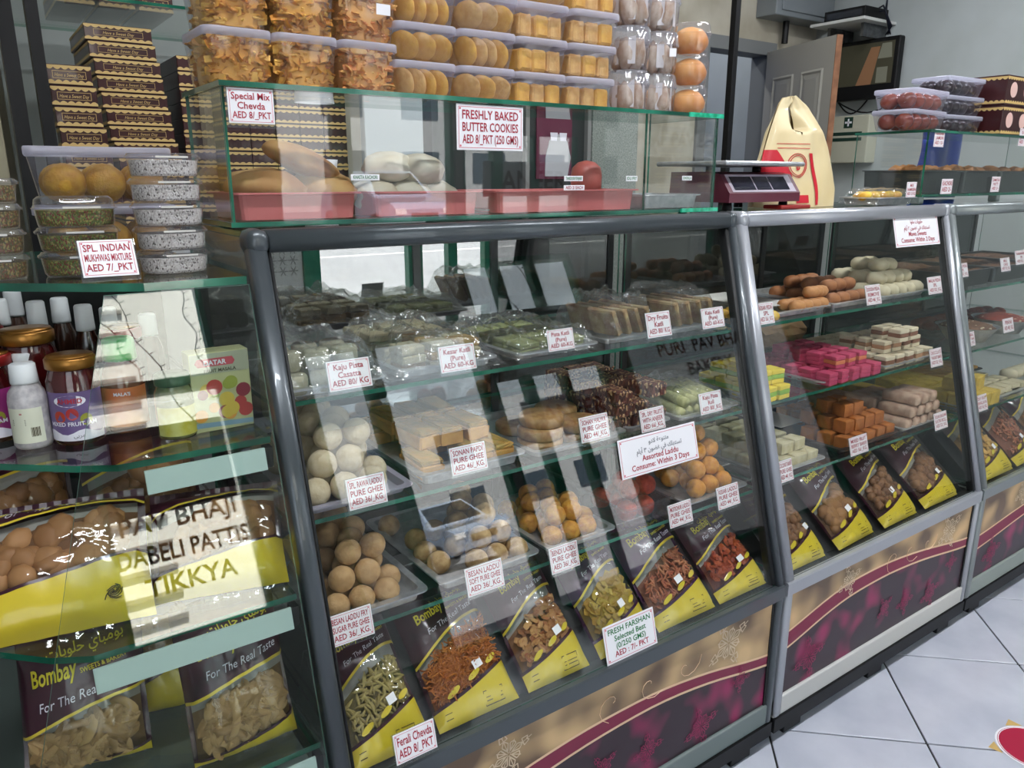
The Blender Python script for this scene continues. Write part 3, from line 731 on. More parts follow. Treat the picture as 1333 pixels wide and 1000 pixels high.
# ------------------------------------------------------------------ lidded tubs
_tub = {}
def tub(name, label, cat, x, y, z, w, d, h, rz=0, group=None, sticker=False, milk=False):
    """clear tapered tub with an overhanging cloudy lid; origin at the base centre, front towards -y"""
    t = thing(name, label, cat, (x, y, z), group, rz=rz)
    k = (round(w, 4), round(d, 4), round(h, 4))
    if k not in _tub:
        tp = .86; R = lambda q, zz: [(a, b, zz) for a, b in rrect(w * q, d * q, .016, 3)]
        body = MB().loft([R(tp * .96, .0005), R(tp, .004), R(.97, h - .012)], True, False).mesh('tub', PLAST, True)
        lid = MB().loft([R(.985, h - .014), R(1.0, h - .013), R(1.0, h - .003), R(.985, h), R(.93, h), R(.90, h - .004)], False, True).mesh('lid', LID, True)
        _tub[k] = (body, lid)
    obj('tub', _tub[k][0], t); obj('lid', _tub[k][1], t)
    if sticker:
        mb = MB().add([(-.014, -d * .475, h * .52), (.014, -d * .475, h * .52), (.014, -d * .485, h * .72), (-.014, -d * .485, h * .72)], [(0, 1, 2, 3)]); o = mb.build('price_sticker', WHITE, t); o.location = (w * .22, -.002, 0)
    return t
def stuff_in(t, w, d, h, kind, mat, cnt, s, name='contents', kind2=None):
    mb = MB()
    R = lambda q, zz: [(a, b, zz) for a, b in rrect(w * q - .016, d * q - .016, .012, 2)]
    mb.loft([R(.84, .004), R(.9, h * .5), R(.92, h * .74)])
    for _ in range(cnt):
        z = rr(.006, h * .86); q = .86 + .1 * z / h; side = RND.random()
        if side < .45: p = (rr(-.5, .5) * w * q * .9, -d * q * .5 + .012 + rr(0, .006), z)
        elif side < .7: p = (-w * q * .5 + .012 + rr(0, .006), rr(-.5, .5) * d * q * .9, z)
        elif side < .85: p = (w * q * .5 - .012, rr(-.5, .5) * d * q * .9, z)
        else: p = (rr(-.45, .45) * w * q, rr(-.45, .45) * d * q, h * .76 + rr(0, .012))
        pc = piece(kind2 if kind2 and RND.random() < .4 else kind, s * rr(.7, 1.25)); pc.xform(Matrix.Translation(p) @ Matrix.Rotation(rr(0, 6.28), 4, 'Z') @ Matrix.Rotation(rr(0, 6.28), 4, 'X')); mb.add(pc.v, pc.f)
    return tag(mb.build(name, mat, t, kind in ('stick',)), kind='stuff')

LAY = (', bottom layer', ', second layer', ', top layer')
# ------------------------------------------------------------------ shared small shapes
def ico(r, sub=2, sq=1.0, jit=0.0, seed=0):
    import bmesh
    bm = bmesh.new(); bmesh.ops.create_icosphere(bm, subdivisions=sub, radius=1.0)
    me = bpy.data.meshes.new('ball')
    for v in bm.verts:
        n = mnoise.noise(v.co * 2.2 + Vector((seed * 3.1, seed, 0))) * jit
        v.co = v.co * r * (1 + n); v.co.z *= sq
    bm.to_mesh(me); bm.free(); me.polygons.foreach_set('use_smooth', [True] * len(me.polygons)); return me
def ball_mesh(name, r, mat, sq=1.0, jit=.06, seed=0, sub=3):
    me = ico(r, sub, sq, jit, seed); me.name = name; me.materials.append(mat); return me
def put(name, me, loc, label, cat, group, rot=None, scale=None):
    o = obj(name, me); o.location = loc
    if rot is None: o.rotation_euler = (rr(-.2, .2), rr(-.2, .2), rr(0, 6.28))
    else: o.rotation_euler = rot
    if scale: o.scale = scale
    return tag(o, label, cat, group)
def pile(name, mes, x0, x1, y0, y1, z, r, label, group, layers=2, keep=1.0, cat='sweet', lean=True, k=1.0):
    """balls heaped in a tray: close-packed rows, each layer set into the hollows of the one below"""
    dx, dy = 2.02 * r * k, 1.78 * r * k; y0 = max(y0, sl(z) + .042)
    for L in range(layers):
        off = r * L * .95; j = 0; yy = y0 + r + off
        while yy <= y1 - r * .9 - off * (.4 if lean else 1):
            xx = x0 + r + off + (r if j % 2 else 0)
            while xx <= x1 - r * .9 - off * .6:
                if RND.random() < keep or L == 0:
                    put(name, RND.choice(mes), (xx + rr(-.06, .06) * r, yy + rr(-.06, .06) * r, z + r * .98 + L * r * 1.5), label + (', bottom layer', ', second layer', ', third layer', ', topmost layer')[L], cat, group)
                xx += dx
            yy += dy; j += 1
def tray(name, label, x0, x1, y0, y1, z, h, mat, rim=.012, taper=.9, rz=0, cat='tray', group=None, r=.015):
    y0 = max(y0, sl(z) + .031) if z < 1.2 else y0
    w, d = x1 - x0, y1 - y0; t = thing(name, label, cat, ((x0 + x1) / 2, (y0 + y1) / 2, z), group, rz=rz)
    R = lambda i, zz: [(a, b, zz) for a, b in rrect(w - 2 * i, d - 2 * i, max(r - i * .3, .004), 3)]
    i = rim; q = h * (1 - taper)
    MB().loft([R(i + .004, .0005), R(i, h - .004), R(0, h - .003), R(0, h), R(i + .0015, h), R(i + .0055, .0025)], True, True).build('pan', mat, t)
    return t
def film_over(t, w, d, h0, amp, seed=0, name='film_cover', mat=None, skew=0):
    """crumpled clear wrap stretched over a tray"""
    n = 26; v = []; rs = random.Random(seed)
    ph = [rs.uniform(0, 6) for _ in range(6)]
    for i in range(n + 1):
        for j in range(n + 1):
            x, y = i / n - .5, j / n - .5; e = min(.5 - abs(x), .5 - abs(y)) * 2
            z = h0 * min(1, e * 3.2) + amp * min(1, e * 4) * (mnoise.noise(Vector((x * 6 + ph[0], y * 6 + ph[1], seed))) + .6 * mnoise.noise(Vector((x * 15 + ph[2], y * 15 + ph[3], seed))))
            v.append((x * w, y * d, max(.004, z + .004)))
    return MB().add(v, [(i * (n + 1) + j, (i + 1) * (n + 1) + j, (i + 1) * (n + 1) + j + 1, i * (n + 1) + j + 1) for i in range(n) for j in range(n)]).build(name, mat or WRAP, t, False)
def block(w, d, h, mat, c=.003, name='piece', jit=.0012):
    mb = MB().soft(-w / 2, w / 2, -d / 2, d / 2, 0, h, c, 2)
    mb.v = [(x + rr(-jit, jit), y + rr(-jit, jit), max(0, z + rr(-jit, jit))) for x, y, z in mb.v]
    return mb.mesh(name, mat)
def grid_of(name, mes, x0, x1, y0, y1, z, nx, ny, hz, label, group, layers=1, cat='sweet', rz=0, jit=.003, keep=1.0, shrink=1):
    y0 = max(y0, sl(z) + .042)
    for L in range(layers):
        ax, ay = nx - L * shrink, ny - (L * shrink if ny > 2 else 0)
        for i in range(max(1, ax)):
            for j in range(max(1, ay)):
                if RND.random() > keep: continue
                x = x0 + (x1 - x0) * (i + .5 + L * shrink * .5) / nx; y = y0 + (y1 - y0) * (j + .5 + (L * shrink * .5 if ny > 2 else 0)) / ny
                put(name, RND.choice(mes), (x + rr(-jit, jit), y + rr(-jit, jit), z + L * hz), label + (LAY[L] if layers > 1 else ''), cat, group, rot=(0, 0, rz + rr(-.08, .08)))

# ------------------------------------------------------------------ gift boxes
BOXM = pm('maroon_gift_box', (62, 22, 24), .35, coat=.3, col2=(52, 18, 20), scale=6)
CREAM = pm('cream_scallop_print', (208, 176, 112), .5)
_gb = {}
def gift_box(x0, x1, y0, y1, z0, z1, label, group, text=None, rz=0, side=True):
    w, d, h = x1 - x0, y1 - y0, z1 - z0; k = (round(w, 3), round(d, 3), round(h, 3))
    t = thing('gift_box', label, 'box', ((x0 + x1) / 2, (y0 + y1) / 2, z0), group, rz=rz)
    if k not in _gb:
        body = MB().soft(-w / 2, w / 2, -d / 2, d / 2, 0, h - .0008, .0015, 1).mesh('carton', BOXM)
        def scal(top, axis):
            mb = MB(); L = w if axis == 'x' else d; n = max(3, round(L / .018)); m_ = n * 6
            base = .06 * h if not top else .94 * h; dirn = 1 if not top else -1
            for i in range(m_):
                q = []
                for s in (i, i + 1):
                    e = base + dirn * min(h, .055) * (.10 + .10 * abs(math.sin(math.pi * s * n / m_))); q.append((-L / 2 + L * s / m_, e))
                for a, b in (((q[0][0], base), (q[1][0], base)),):
                    P = [a, b, q[1], q[0]]
                    mb.add([(p[0], -d / 2 - .0006, p[1]) if axis == 'x' else (-w / 2 - .0006, -p[0], p[1]) for p in P], [(0, 1, 2, 3)])
            return mb.mesh('scalloped_border', CREAM)
        fr = MB(); lw, lh, e = w * .36, h * .16, h * .02
        for a, b, c, dd in ((-lw, lw, h/2-lh-e, h/2-lh), (-lw, lw, h/2+lh, h/2+lh+e), (-lw-e, -lw, h/2-lh-e, h/2+lh+e), (lw, lw+e, h/2-lh-e, h/2+lh+e)):
            fr.add([(a, -d/2-.0006, c), (b, -d/2-.0006, c), (b, -d/2-.0006, dd), (a, -d/2-.0006, dd)], [(0, 1, 2, 3)])
        put_text(fr, 'Have a Sweet Day', 0, h / 2 - h * .09, h * .24, lw * 1.8, shear=.3, bold=0, mapf=lambda X, Y: (X, -d / 2 - .0006, Y))
        _gb[k] = (body, [scal(t_, a_) for t_ in (0, 1) for a_ in ('x', 'y')], fr.mesh('name_frame', CREAM))
    b, sc_, fr = _gb[k]
    obj('carton', b, t)
    for i, s in enumerate(sc_):
        if side or i % 2 == 0: obj('scalloped_border', s, t)
    if text: obj('name_frame', fr, t)
    return t

# ================================================================== behind the counter
cab = thing('wall_cabinet', 'black-framed cabinet behind the counter holding stacked gift boxes', 'cabinet', (1.3, 2.6, 0))
CB = lambda mb, n, m: mb.build(n, m, cab, world=True)
for a, b in ((.145, .178), (.205, .232)): CB(MB().box(a, b, 2.28, 2.32, 0, 2.9), 'post', BLACK)
CB(MB().box(1.29, 1.34, 2.36, 2.42, 0, 2.9), 'post', BLACK)
CB(MB().box(.2, 1.30, 2.30, 3.0, 1.22, 1.25), 'counter_top', pm('pale_counter_top', (196, 198, 192), .5))
CB(MB().box(.2, 1.30, 2.34, 2.98, 0, 1.22), 'base', pm('cabinet_base', (150, 152, 150), .6))
mb = MB(); slab(mb, .18, 1.30, 2.36, 2.9, 1.862, 1.87, 'z'); CB(mb, 'glass_shelf', [GLASS, GEDGE])
CB(MB().box(.18, 1.30, 3.0, 3.03, 1.25, 2.9), 'back_panel', pm('cabinet_back', (140, 146, 142), .7))
pan = thing('wall_panelling', 'dark panelling with a pale panel and a speckled grey panel behind the long glass box', 'panelling', (1.7, 2.45, 0))
PB = lambda mb, n, m: mb.build(n, m, pan, world=True)
PB(MB().soft(1.07, 1.275, 2.30, 2.335, .2, 1.75, .003), 'pale_panel', pm('pale_panel', (188, 196, 198), .5))
PB(MB().soft(1.34, 1.76, 2.42, 2.45, 0, 2.1, .003), 'dark_panel', pm('dark_panel', (38, 44, 44), .4))
PB(MB().soft(1.765, 2.06, 2.42, 2.45, 0, 2.1, .003), 'dark_panel', pm('dark_panel', (38, 44, 44), .4))
PB(MB().soft(2.085, 2.33, 2.40, 2.45, 0, 1.78, .003), 'speckled_panel', pm('speckled_granite', (104, 112, 108), .5, col2=(150, 156, 148), scale=180))
for x in (1.76, 2.06): PB(MB().box(x, x + .018, 2.40, 2.455, 0, 2.1), 'post', pm('post_metal', (150, 150, 148), .4, .5))
po = thing('poster', 'maroon poster with a pale figure behind the long glass box', 'poster', (1.9, 2.41, 1.45))
MB().box(1.82, 1.99, 2.413, 2.418, 1.42, 1.69).build('sheet', pm('maroon_poster', (92, 20, 52), .5), po, world=True)
mb = MB().prism([(1.86, 1.43), (1.97, 1.43), (1.985, 1.50), (1.965, 1.56), (1.94, 1.585), (1.905, 1.585), (1.88, 1.56), (1.862, 1.50)], 2.4105, 2.413); mb.build('figure_print', pm('pale_print', (176, 176, 180), .6), po, world=True)
mb = MB()
for x in (1.90, 1.945): mb.prism([(x - .014, 1.56), (x + .014, 1.56), (x + .018, 1.59), (x - .018, 1.59)], 2.4095, 2.4105)
mb.build('figure_print', WINK, po, world=True)
o = MB().soft(2.862, 2.892, 2.38, 2.41, 0, 3.05, .002).build('black_post', BLACK); tag(o, 'slim black floor-to-ceiling post in front of the blue passage', 'post')

# screen, recorder shelf, first-aid box, meter box on the walls
TVX = 4.80
tv = thing('hanging_screen', 'black flat screen showing camera pictures on the end wall', 'screen', (TVX, 2.95, 1.92))
TB = lambda mb, n, m: mb.build(n, m, tv, world=True)
TB(MB().soft(4.74, 4.795, 2.70, 3.26, 1.90, 2.25, .01, 3), 'bezel', BLACK)
scr = TB(MB().box(4.7385, 4.7395, 2.73, 3.23, 1.985, 2.225), 'display', glow('screen_glow', (58, 56, 42), .35))
mb = MB().add([(4.738, 2.96, 1.985), (4.738, 2.86, 1.985), (4.738, 2.82, 2.20), (4.738, 2.88, 2.20)], [(0, 1, 2, 3)]); mb.build('picture_floor', glow('screen_brown', (120, 86, 60), .4), tv, world=True)
mb = MB().add([(4.738, 2.83, 1.99), (4.738, 2.76, 1.99), (4.738, 2.76, 2.08), (4.738, 2.83, 2.08)], [(0, 1, 2, 3)]); mb.build('picture_patch', glow('screen_grey', (110, 110, 96), .3), tv, world=True)
mb = MB().add([(4.738, 2.83, 2.13), (4.738, 2.74, 2.13), (4.738, 2.75, 2.215), (4.738, 2.81, 2.215)], [(0, 1, 2, 3)]); mb.build('picture_patch', _mats['screen_grey'], tv, world=True)
TB(MB().soft(4.795, 4.85, 2.9, 3.06, 2.0, 2.15, .004), 'wall_mount', DSTEEL)
shf = thing('recorder_shelf', 'small white wall shelf above the hanging screen', 'shelf', (4.7, 3.0, 2.34))
MB().soft(4.50, 4.849, 2.80, 3.16, 2.325, 2.343, .003).build('board', pm('white_shelf_board', (206, 206, 202), .5), shf, world=True)
for y in (2.86, 3.08): MB().box(4.6, 4.849, y, y + .02, 2.25, 2.325).build('bracket', DSTEEL, shf, world=True)
rec = thing('video_recorder', 'black recorder box on the small wall shelf', 'recorder', (4.66, 2.96, 2.343))
MB().soft(4.55, 4.80, 2.83, 3.10, 2.3435, 2.41, .004).build('case', BLACK, rec, world=True)
MB().box(4.547, 4.55, 2.85, 3.08, 2.36, 2.395).build('front_strip', pm('recorder_front', (40, 44, 52), .2), rec, world=True)
for k in range(3):
    mb = MB(); P = [(4.79 - .06 * k, 2.84 + .03 * k, 2.41), (4.70, 2.79 + .02 * k, 2.45 - .03 * k), (4.66, 2.77, 2.38), (4.72, 2.775 - .01 * k, 2.30), (4.80, 2.80 + .02 * k, 2.26)]
    Q = []
    for i in range(len(P) - 1):
        for s in range(5): Q.append(Vector(P[i]).lerp(Vector(P[i + 1]), s / 5))
    mb.tube(Q, .005, 5); mb.build('cable', pm('dark_blue_cable', (18, 22, 40), .5), rec, True, world=True)
mb = MB()
for k in range(2):
    mb.tube([(4.79, 3.10 - .22 * k * q / 10 - .02 * q, 1.90 - .075 * math.sin(math.pi * q / 10)) for q in range(11)], .005, 5)
mb.build('cable', BLACK, tv, True, world=True)
aid = thing('first_aid_box', 'cream first-aid cabinet with a green cross on the end wall', 'first-aid box', (4.8, 2.98, 1.6))
MB().soft(4.74, 4.849, 2.84, 3.14, 1.52, 1.81, .006).build('case', pm('cream_case', (190, 188, 168), .5), aid, world=True)
GRN = pm('dark_green_print', (24, 56, 44), .5)
MB().box(4.738, 4.7398, 2.95, 3.01, 1.735, 1.80).build('cross_field', GRN, aid, world=True)
MB().box(4.7368, 4.738, 2.975, 2.985, 1.745, 1.79).box(4.7368, 4.738, 2.957, 3.003, 1.762, 1.774).build('cross', WHITE, aid, world=True)
MB().box(4.738, 4.7398, 2.88, 3.08, 1.69, 1.71).box(4.738, 4.7398, 2.88, 3.08, 1.655, 1.675).build('text_band', GRN, aid, world=True)
eb = thing('meter_box', 'grey metal electric box high on the back wall beside the door', 'electric box', (4.53, 3.3, 2.38))
EBM = pm('grey_metal_box', (138, 144, 148), .4, .3)
MB().soft(4.21, 4.80, 3.20, 3.349, 2.38, 3.0, .006).build('case', EBM, eb, world=True)
MB().soft(4.26, 4.76, 3.19, 3.20, 2.41, 2.97, .004).build('door', EBM, eb, world=True)
MB().tube([(4.45, 3.3, 2.38), (4.45, 3.3, 2.25)], .02, 8).build('conduit', BLACK, eb, world=True)

# ------------------------------------------------------------------ gift boxes in the cabinet
ORD = 'first second third fourth fifth sixth seventh eighth ninth tenth eleventh twelfth thirteenth'.split()
for k in range(7):
    gift_box(.236 + .004 * k, .338 + .006 * k, 2.35 - .0 * k, 2.42, 1.70 - .0505 * (k + 1), 1.70 - .0505 * k, 'wide maroon gift box, %s from the top of the short stack by the black post' % ORD[k], 'short stack of gift boxes by the black post', True) if k < 8 else None
zt = 1.817
for k in range(13):
    x = .345 + .0055 * k if k < 9 else .39
    gift_box(x, x + .165, 2.43, 2.72, zt - .0425 * (k + 1), zt - .0425 * k, 'flat maroon gift box, %s from the top of the tall leaning stack' % ORD[k], 'tall stack of gift boxes', True, rz=rr(-.02, .02))
for k in range(11):
    gift_box(.575, .66, 2.46, 2.75, 1.76 - .0425 * (k + 1), 1.76 - .0425 * k, 'narrow maroon gift box, %s from the top behind the chevda tubs' % ORD[k], 'gift boxes behind the chevda tubs', False, side=False)
for k in range(3):
    gift_box(.30 + .1 * k, .39 + .1 * k, 2.5, 2.8, 1.871, 1.921, 'maroon gift box, %s from the left on the glass shelf above the stacks' % ORD[k], 'gift boxes on the cabinet glass shelf', True)
for i in range(5):
    for k in range(10):
        gift_box(.672 + .0765 * i, .747 + .0765 * i, 2.40, 2.60, 1.2505 + .0415 * k, 1.2915 + .0415 * k, 'small maroon gift box, %s column, %s row up, behind the long glass box' % (ORD[i], ORD[k]), 'small gift boxes seen through the glass box', False, side=(i == 0))
o = MB().lathe([(.03, 0), (.042, .05), (.044, .054), (.040, .054), (.028, .004)], 20).build('paper_cup', WHITE, None, True); o.location = (.905, 2.34, 1.2505 + .17); 
tag(o, 'white paper bowl on a stack in front of the gift boxes', 'bowl'); o.location = (.93, 2.345, 1.2505); o.scale = (1.4, 1, 4.2)
# added panel whose pale colour stands in for daylight left of the black posts
ct = MB().soft(-.2, .135, 2.55, 2.60, 0, 2.4, .004).build('daylight_panel', pm('daylight_cream', (206, 198, 170), .7, col2=(170, 160, 130), scale=6)); tag(ct, 'pale cream cupboard standing in for daylight at the left edge behind the posts', 'backdrop')

# ================================================================== on the long glass box: tubs
CHEV = pm('chevda_flakes', (240, 198, 96), .55, col2=(206, 134, 54), island=True)
CHEV2 = pm('reddish_chevda', (218, 140, 76), .55, col2=(236, 196, 116), island=True)
tz = GZ1 + .0008
cl = ['lidded tub of yellow chevda, leftmost at the bottom', 'lidded tub of yellow chevda, middle at the bottom', 'lidded tub of chevda beside the bottom cookie tub', 'lidded tub of chevda with a pale lump, upper left', 'lidded tub of yellow chevda, upper middle', 'lidded tub of reddish chevda with a white price sticker']
for row in range(2):
    for k in range(3):
        w, d, h = .113, .145, .090
        t = tub('snack_tub', cl[row * 3 + k], 'tub', .418 + .117 * k + (.004 if row else 0), 1.432 + .004 * row, tz + row * (h + .0006), w, d, h, rz=rr(-.03, .03), group='tubs of chevda', sticker=(row == 1 and k == 2))
        stuff_in(t, w, d, h, 'flake', CHEV2 if (row, k) in ((1, 2), (0, 2)) else CHEV, 300, .024, kind2='stick')
for k in range(2):                                               # a third layer, cut by the top of the picture
    t = tub('snack_tub', ['lidded tub of chevda on top, above the yellow chevda', 'lidded tub of chevda on top, above the reddish chevda'][k], 'tub', .48 + .14 * k, 1.44, tz + 2 * .0906, .113, .145, .090, group='tubs of chevda'); stuff_in(t, .113, .145, .09, 'flake', CHEV, 160, .024)
CK = pm('butter_cookie', (240, 188, 84), .6, col2=(218, 158, 64), scale=40, bump=.25, bscale=160)
CK2 = pm('pale_butter_cookie', (232, 188, 116), .6, col2=(212, 160, 88), scale=50, bump=.35, bscale=200)
ckm = [ball_mesh('cookie', .029, m, .34, .05, s, 3) for s, m in enumerate((CK, CK, CK2))]
blkm = [block(.036, .05, .044, m, .006, 'cookie', .0015) for m in (CK, CK2)]
colname = ['first cookie column beside the chevda', 'second cookie column', 'third cookie column', 'fourth cookie column beside the round tubs']
rown = ['bottom', 'second', 'third', 'top']
for c in range(4):
    for row in range(4):
        w, d, h = .133, .150, .0665
        cx = .772 + .1385 * c + .003 * row; cy = 1.438 + rr(-.004, .004); cz = tz + row * (h + .0005); rz = -.02 - .01 * c
        t = tub('cookie_tub', 'lidded clear tub of cookies, %s in the %s' % (rown[row], colname[c]), 'tub', cx, cy, cz, w, d, h, rz=rz, group='tubs of butter cookies')
        lab = 'golden cookie inside the %s tub of the %s' % (rown[row], colname[c]); gp = 'cookies in the clear tubs'
        if c < 2 or (c == 2 and row == 3):
            n = 4 if (c + row) % 2 == 0 else 3
            for i in range(n):
                for dy in (-.034, .028):
                    put('cookie', RND.choice(ckm), (cx - .043 + .086 * (i + .3) / max(1, n - 1) * .86, cy + dy, cz + .031), lab, 'cookie', gp, rot=(rr(-.1, .1), math.pi / 2 - .25 - (0 if n == 4 else .35), .35 if n == 4 else .9))
        else:
            for i in range(3):
                for dy in (-.03, .03):
                    put('cookie', RND.choice(blkm), (cx - .04 + .04 * i, cy + dy, cz + .003), lab, 'cookie', gp, rot=(0, 0, rr(-.15, .15)))
# round ribbed tubs and bun tubs
def round_tub(label, x, y, z, r, h, group, ribs, foodmat, kind):
    t = thing('round_tub', label, 'tub', (x, y, z), group)
    rb = .0022 if ribs else .0008
    MB().lathe([(r * .84, .0005), (r * .88, .006), (r * .93, h * .5), (r * .98, h * .66)], 64, rib=rb, ribs=28 if ribs else 8, cap1=False).build('tub', PLAST, t, True)
    MB().lathe([(r * 1.0, h * .64), (r * 1.02, h * .68), (r * .98, h * .70), (r * .92, h * .93), (r * .86, h * .995), (r * .8, h), ], 64, rib=rb * 1.3, ribs=26 if ribs else 6, cap0=False).build('lid', clear('ribbed_lid', (238, 238, 242), .09, .1, .16) if ribs else PLAST, t, True)
    return t
MER = pm('wrapped_meringue', (206, 190, 172), .6, col2=(150, 112, 82), scale=22, bump=.4, bscale=60)
PAPER = pm('tissue_paper', (214, 208, 206), .7)
BUN = pm('golden_bun', (232, 172, 98), .55, col2=(212, 134, 62), scale=12, bump=.1)
merm = [ball_mesh('cake', .030, MER, .95, .25, s, 2) for s in range(3)]
for c in range(2):
    for row in range(3):
        x, y, z, r, h = 1.318 + .103 * c, 1.40 + .012 * c, tz + row * .0925, .05, .092
        t = round_tub('ribbed round tub of paper-wrapped cakes, %s in the %s column' % (rown[row], ['left', 'right'][c]), x, y, z, r, h, 'ribbed round tubs', True, None, None)
        for i in range(5):
            a = i * 1.2566 + c; put('wrapped_cake', RND.choice(merm), (x + .021 * math.cos(a), y + .021 * math.sin(a), z + .036), 'paper-wrapped little cake inside the %s tub of the %s round column' % (rown[row], ['left', 'right'][c]), 'cake', 'wrapped cakes in round tubs', scale=(.75, .75, 1.25), rot=(rr(-.3, .3), rr(-.3, .3), a))
        mb = MB()
        for i in range(6):
            a = i * 1.05 + row; q = [(x - x + (.036 + .004 * (i % 2)) * math.cos(a + s * .22), (.036 + .004 * (i % 2)) * math.sin(a + s * .22), zz) for s in (-1, 1) for zz in (.012, .06 + rr(0, .014))]
            mb.add(q, [(0, 1, 3, 2)])
        mb.build('paper_wrapping', PAPER, t)
        if (c, row) == (1, 1): mb = MB().add([(-.01, -.052, .035), (.012, -.052, .037), (.012, -.052, .055), (-.01, -.052, .053)], [(0, 1, 2, 3)]); mb.build('price_sticker', WHITE, t)
bunm = ball_mesh('bun', .0405, BUN, .76, .05, 1, 3)
for row in range(3):
    x, y, z = 1.512 - .008, 1.385, tz + row * .070
    round_tub('clear tub holding a golden bun, %s of the end column' % rown[row], x, y, z, .049, .069, 'bun tubs', False, None, None)
    put('bun', bunm, (x, y, z + .031), 'golden round bun in the %s tub at the end of the glass box' % rown[row], 'bun', 'buns in clear tubs', rot=(0, 0, .4), scale=(1.08, 1.08, 1.05))

# signs on the long glass box
Yf = 1.288
sign(['Special Mix', 'Chevda', 'AED 8/_PKT'], (298.5, 160), (355, 117), 'white sign for special mix chevda at the left of the long glass box', ('y', Yf), name='sign', cat='sign')
sign(['FRESHLY BAKED', 'BUTTER COOKIES', 'AED 8/_PKT (250 GMS)'], (595, 195), (681, 140), 'white sign for freshly baked butter cookies on the long glass box', ('y', Yf), name='sign', cat='sign', holder=False)
for BL, TR, s, ink, lb in (((457, 235), (494, 227), 'KHASTA KACHORI', GREENINK, 'small white sticker with green letters on the glass box left of centre'), ((734.5, 236), (759, 229), 'TANDOOR PUNJABI', GREENINK, 'small white sticker with green letters above the red priced sticker'), ((734, 248), (761, 241), 'AED 2/ EACH', REDINK, 'small white sticker with a red price on the glass box'), ((815, 236), (830, 229), 'IDLI FRY', GREENINK, 'small sticker with green letters near the steel tray'), ((888, 235), (901, 229), 'DHOKLA', GREENINK, 'small sticker with green letters at the right end of the glass box')):
    sign([s], BL, TR, lb, ('y', Yf), ink=ink, holder=False, border=False, name='sticker', cat='sticker')

# inside the long glass box
PINKP = pm('pink_plastic', (206, 118, 118), .4, col2=(196, 106, 106), scale=4)
TERRA = pm('terracotta_plastic', (176, 92, 84), .4)
gz = 1.3528
for k, (a, b) in enumerate(((.372, .60), (.615, .86), (.885, 1.285))):
    tray('plastic_tray', ['pink plastic tray under the big bread at the left', 'pink plastic tray below the kachori sticker', 'long pink plastic tray right of centre'][k], a, b, 1.305, 1.49, gz, .045, PINKP, .010, .8, group='pink trays in the glass box')
tray('steel_tray', 'shallow steel tray at the right end of the long glass box', 1.30, 1.50, 1.31, 1.49, gz, .032, STEEL, .008)
BREAD = pm('crusty_brown_bread', (190, 152, 98), .7, col2=(146, 94, 48), scale=10, bump=.4, bscale=50)
bm1 = ball_mesh('bread', .075, BREAD, .55, .12, 3, 3)
put('bread_roll', bm1, (.455, 1.395, gz + .045), 'large round brown bread at the left of the glass box', 'bread', 'breads in the glass box', rot=(0, .1, .3), scale=(1, .9, 1))
put('bread_roll', bm1, (.565, 1.41, gz + .042), 'large round brown bread right of the first one', 'bread', 'breads in the glass box', rot=(.1, -.1, 1.4), scale=(.8, .85, 1))
put('bread_roll', ball_mesh('bread', .06, BREAD, .42, .1, 5, 3), (.525, 1.40, gz + .098), 'darker crusty bread lying tilted on top of two others', 'bread', 'breads in the glass box', rot=(.15, .38, .1), scale=(1.25, .8, 1))
PUFF = pm('pale_puffed_snack', (206, 200, 184), .7, col2=(190, 178, 154), scale=18, bump=.2)
pfm = ball_mesh('puff', .05, PUFF, .62, .15, 7, 3)
for k, (x, y, z) in enumerate(((.665, 1.40, .035), (.735, 1.40, .035), (.80, 1.41, .035), (.70, 1.41, .088), (.765, 1.40, .085))):
    put('puffed_snack', pfm, (x, y, gz + z), 'pale puffed snack heaped in the pink tray below the kachori sticker', 'snack', 'puffed snacks in the glass box', rot=(0, 0, k))
bowl = MB().lathe([(.035, 0), (.036, .045), (.033, .062), (.02, .074), (.004, .078)], 20).build('terracotta_cap', TERRA, None, True); bowl.location = (1.20, 1.40, gz + .03); tag(bowl, 'small domed terracotta-coloured pot standing in the long pink tray', 'pot')
o = block(.34, .1, .004, PAPER, .0015, 'sheet'); o = put('paper_sheet', o, (1.06, 1.40, gz + .0035), 'white paper sheet lining the long pink tray', 'paper', None, rot=(0, 0, 0))

# ================================================================== scale, carrier bag, tray on the middle counter
S0 = thing('weighing_scale', 'dark red electronic weighing scale with steel platform between the counters', 'scale', (1.72, 1.39, 1.341))
SB = lambda mb, n, m, sm=False: mb.build(n, m, S0, sm, world=True)
SCM = pm('dark_red_scale', (92, 34, 50), .35, coat=.3)
x0, x1 = 1.585, 1.875
mb = MB(); pr = [(1.30, 1.362), (1.30, 1.385), (1.335, 1.432), (1.37, 1.438), (1.50, 1.438), (1.505, 1.362)]
mb.loft([[(x, y, z) for y, z in pr] for x in (x0, x0 + .006, x1 - .006, x1)]); SB(mb, 'housing', SCM)
fx = lambda u, v: (x0 + .02 + (x1 - x0 - .04) * u, 1.302 + .033 * v - .0012, 1.388 + .043 * v - .0)
mb = MB().add([fx(-.02, .0), fx(1.02, .0), fx(1.02, 1.0), fx(-.02, 1.0)], [(0, 1, 2, 3)]); SB(mb, 'display_frame', pm('pale_display_frame', (170, 160, 172), .3))
for u0, u1 in ((.02, .36), (.38, .62), (.64, .92)):
    mb = MB(); e = Vector((0, -.0012, .0)); mb.add([Vector(fx(u0, .12)) + e, Vector(fx(u1, .12)) + e, Vector(fx(u1, .88)) + e, Vector(fx(u0, .88)) + e], [(0, 1, 2, 3)]); SB(mb, 'display_window', pm('dark_display', (30, 30, 42), .08))
for x in (x0 + .03, x1 - .03):
    for y in (1.33, 1.48): SB(MB().lathe([(.012, 1.341), (.013, 1.345), (.011, 1.363)], 12, x, y), 'foot', BLACK, True)
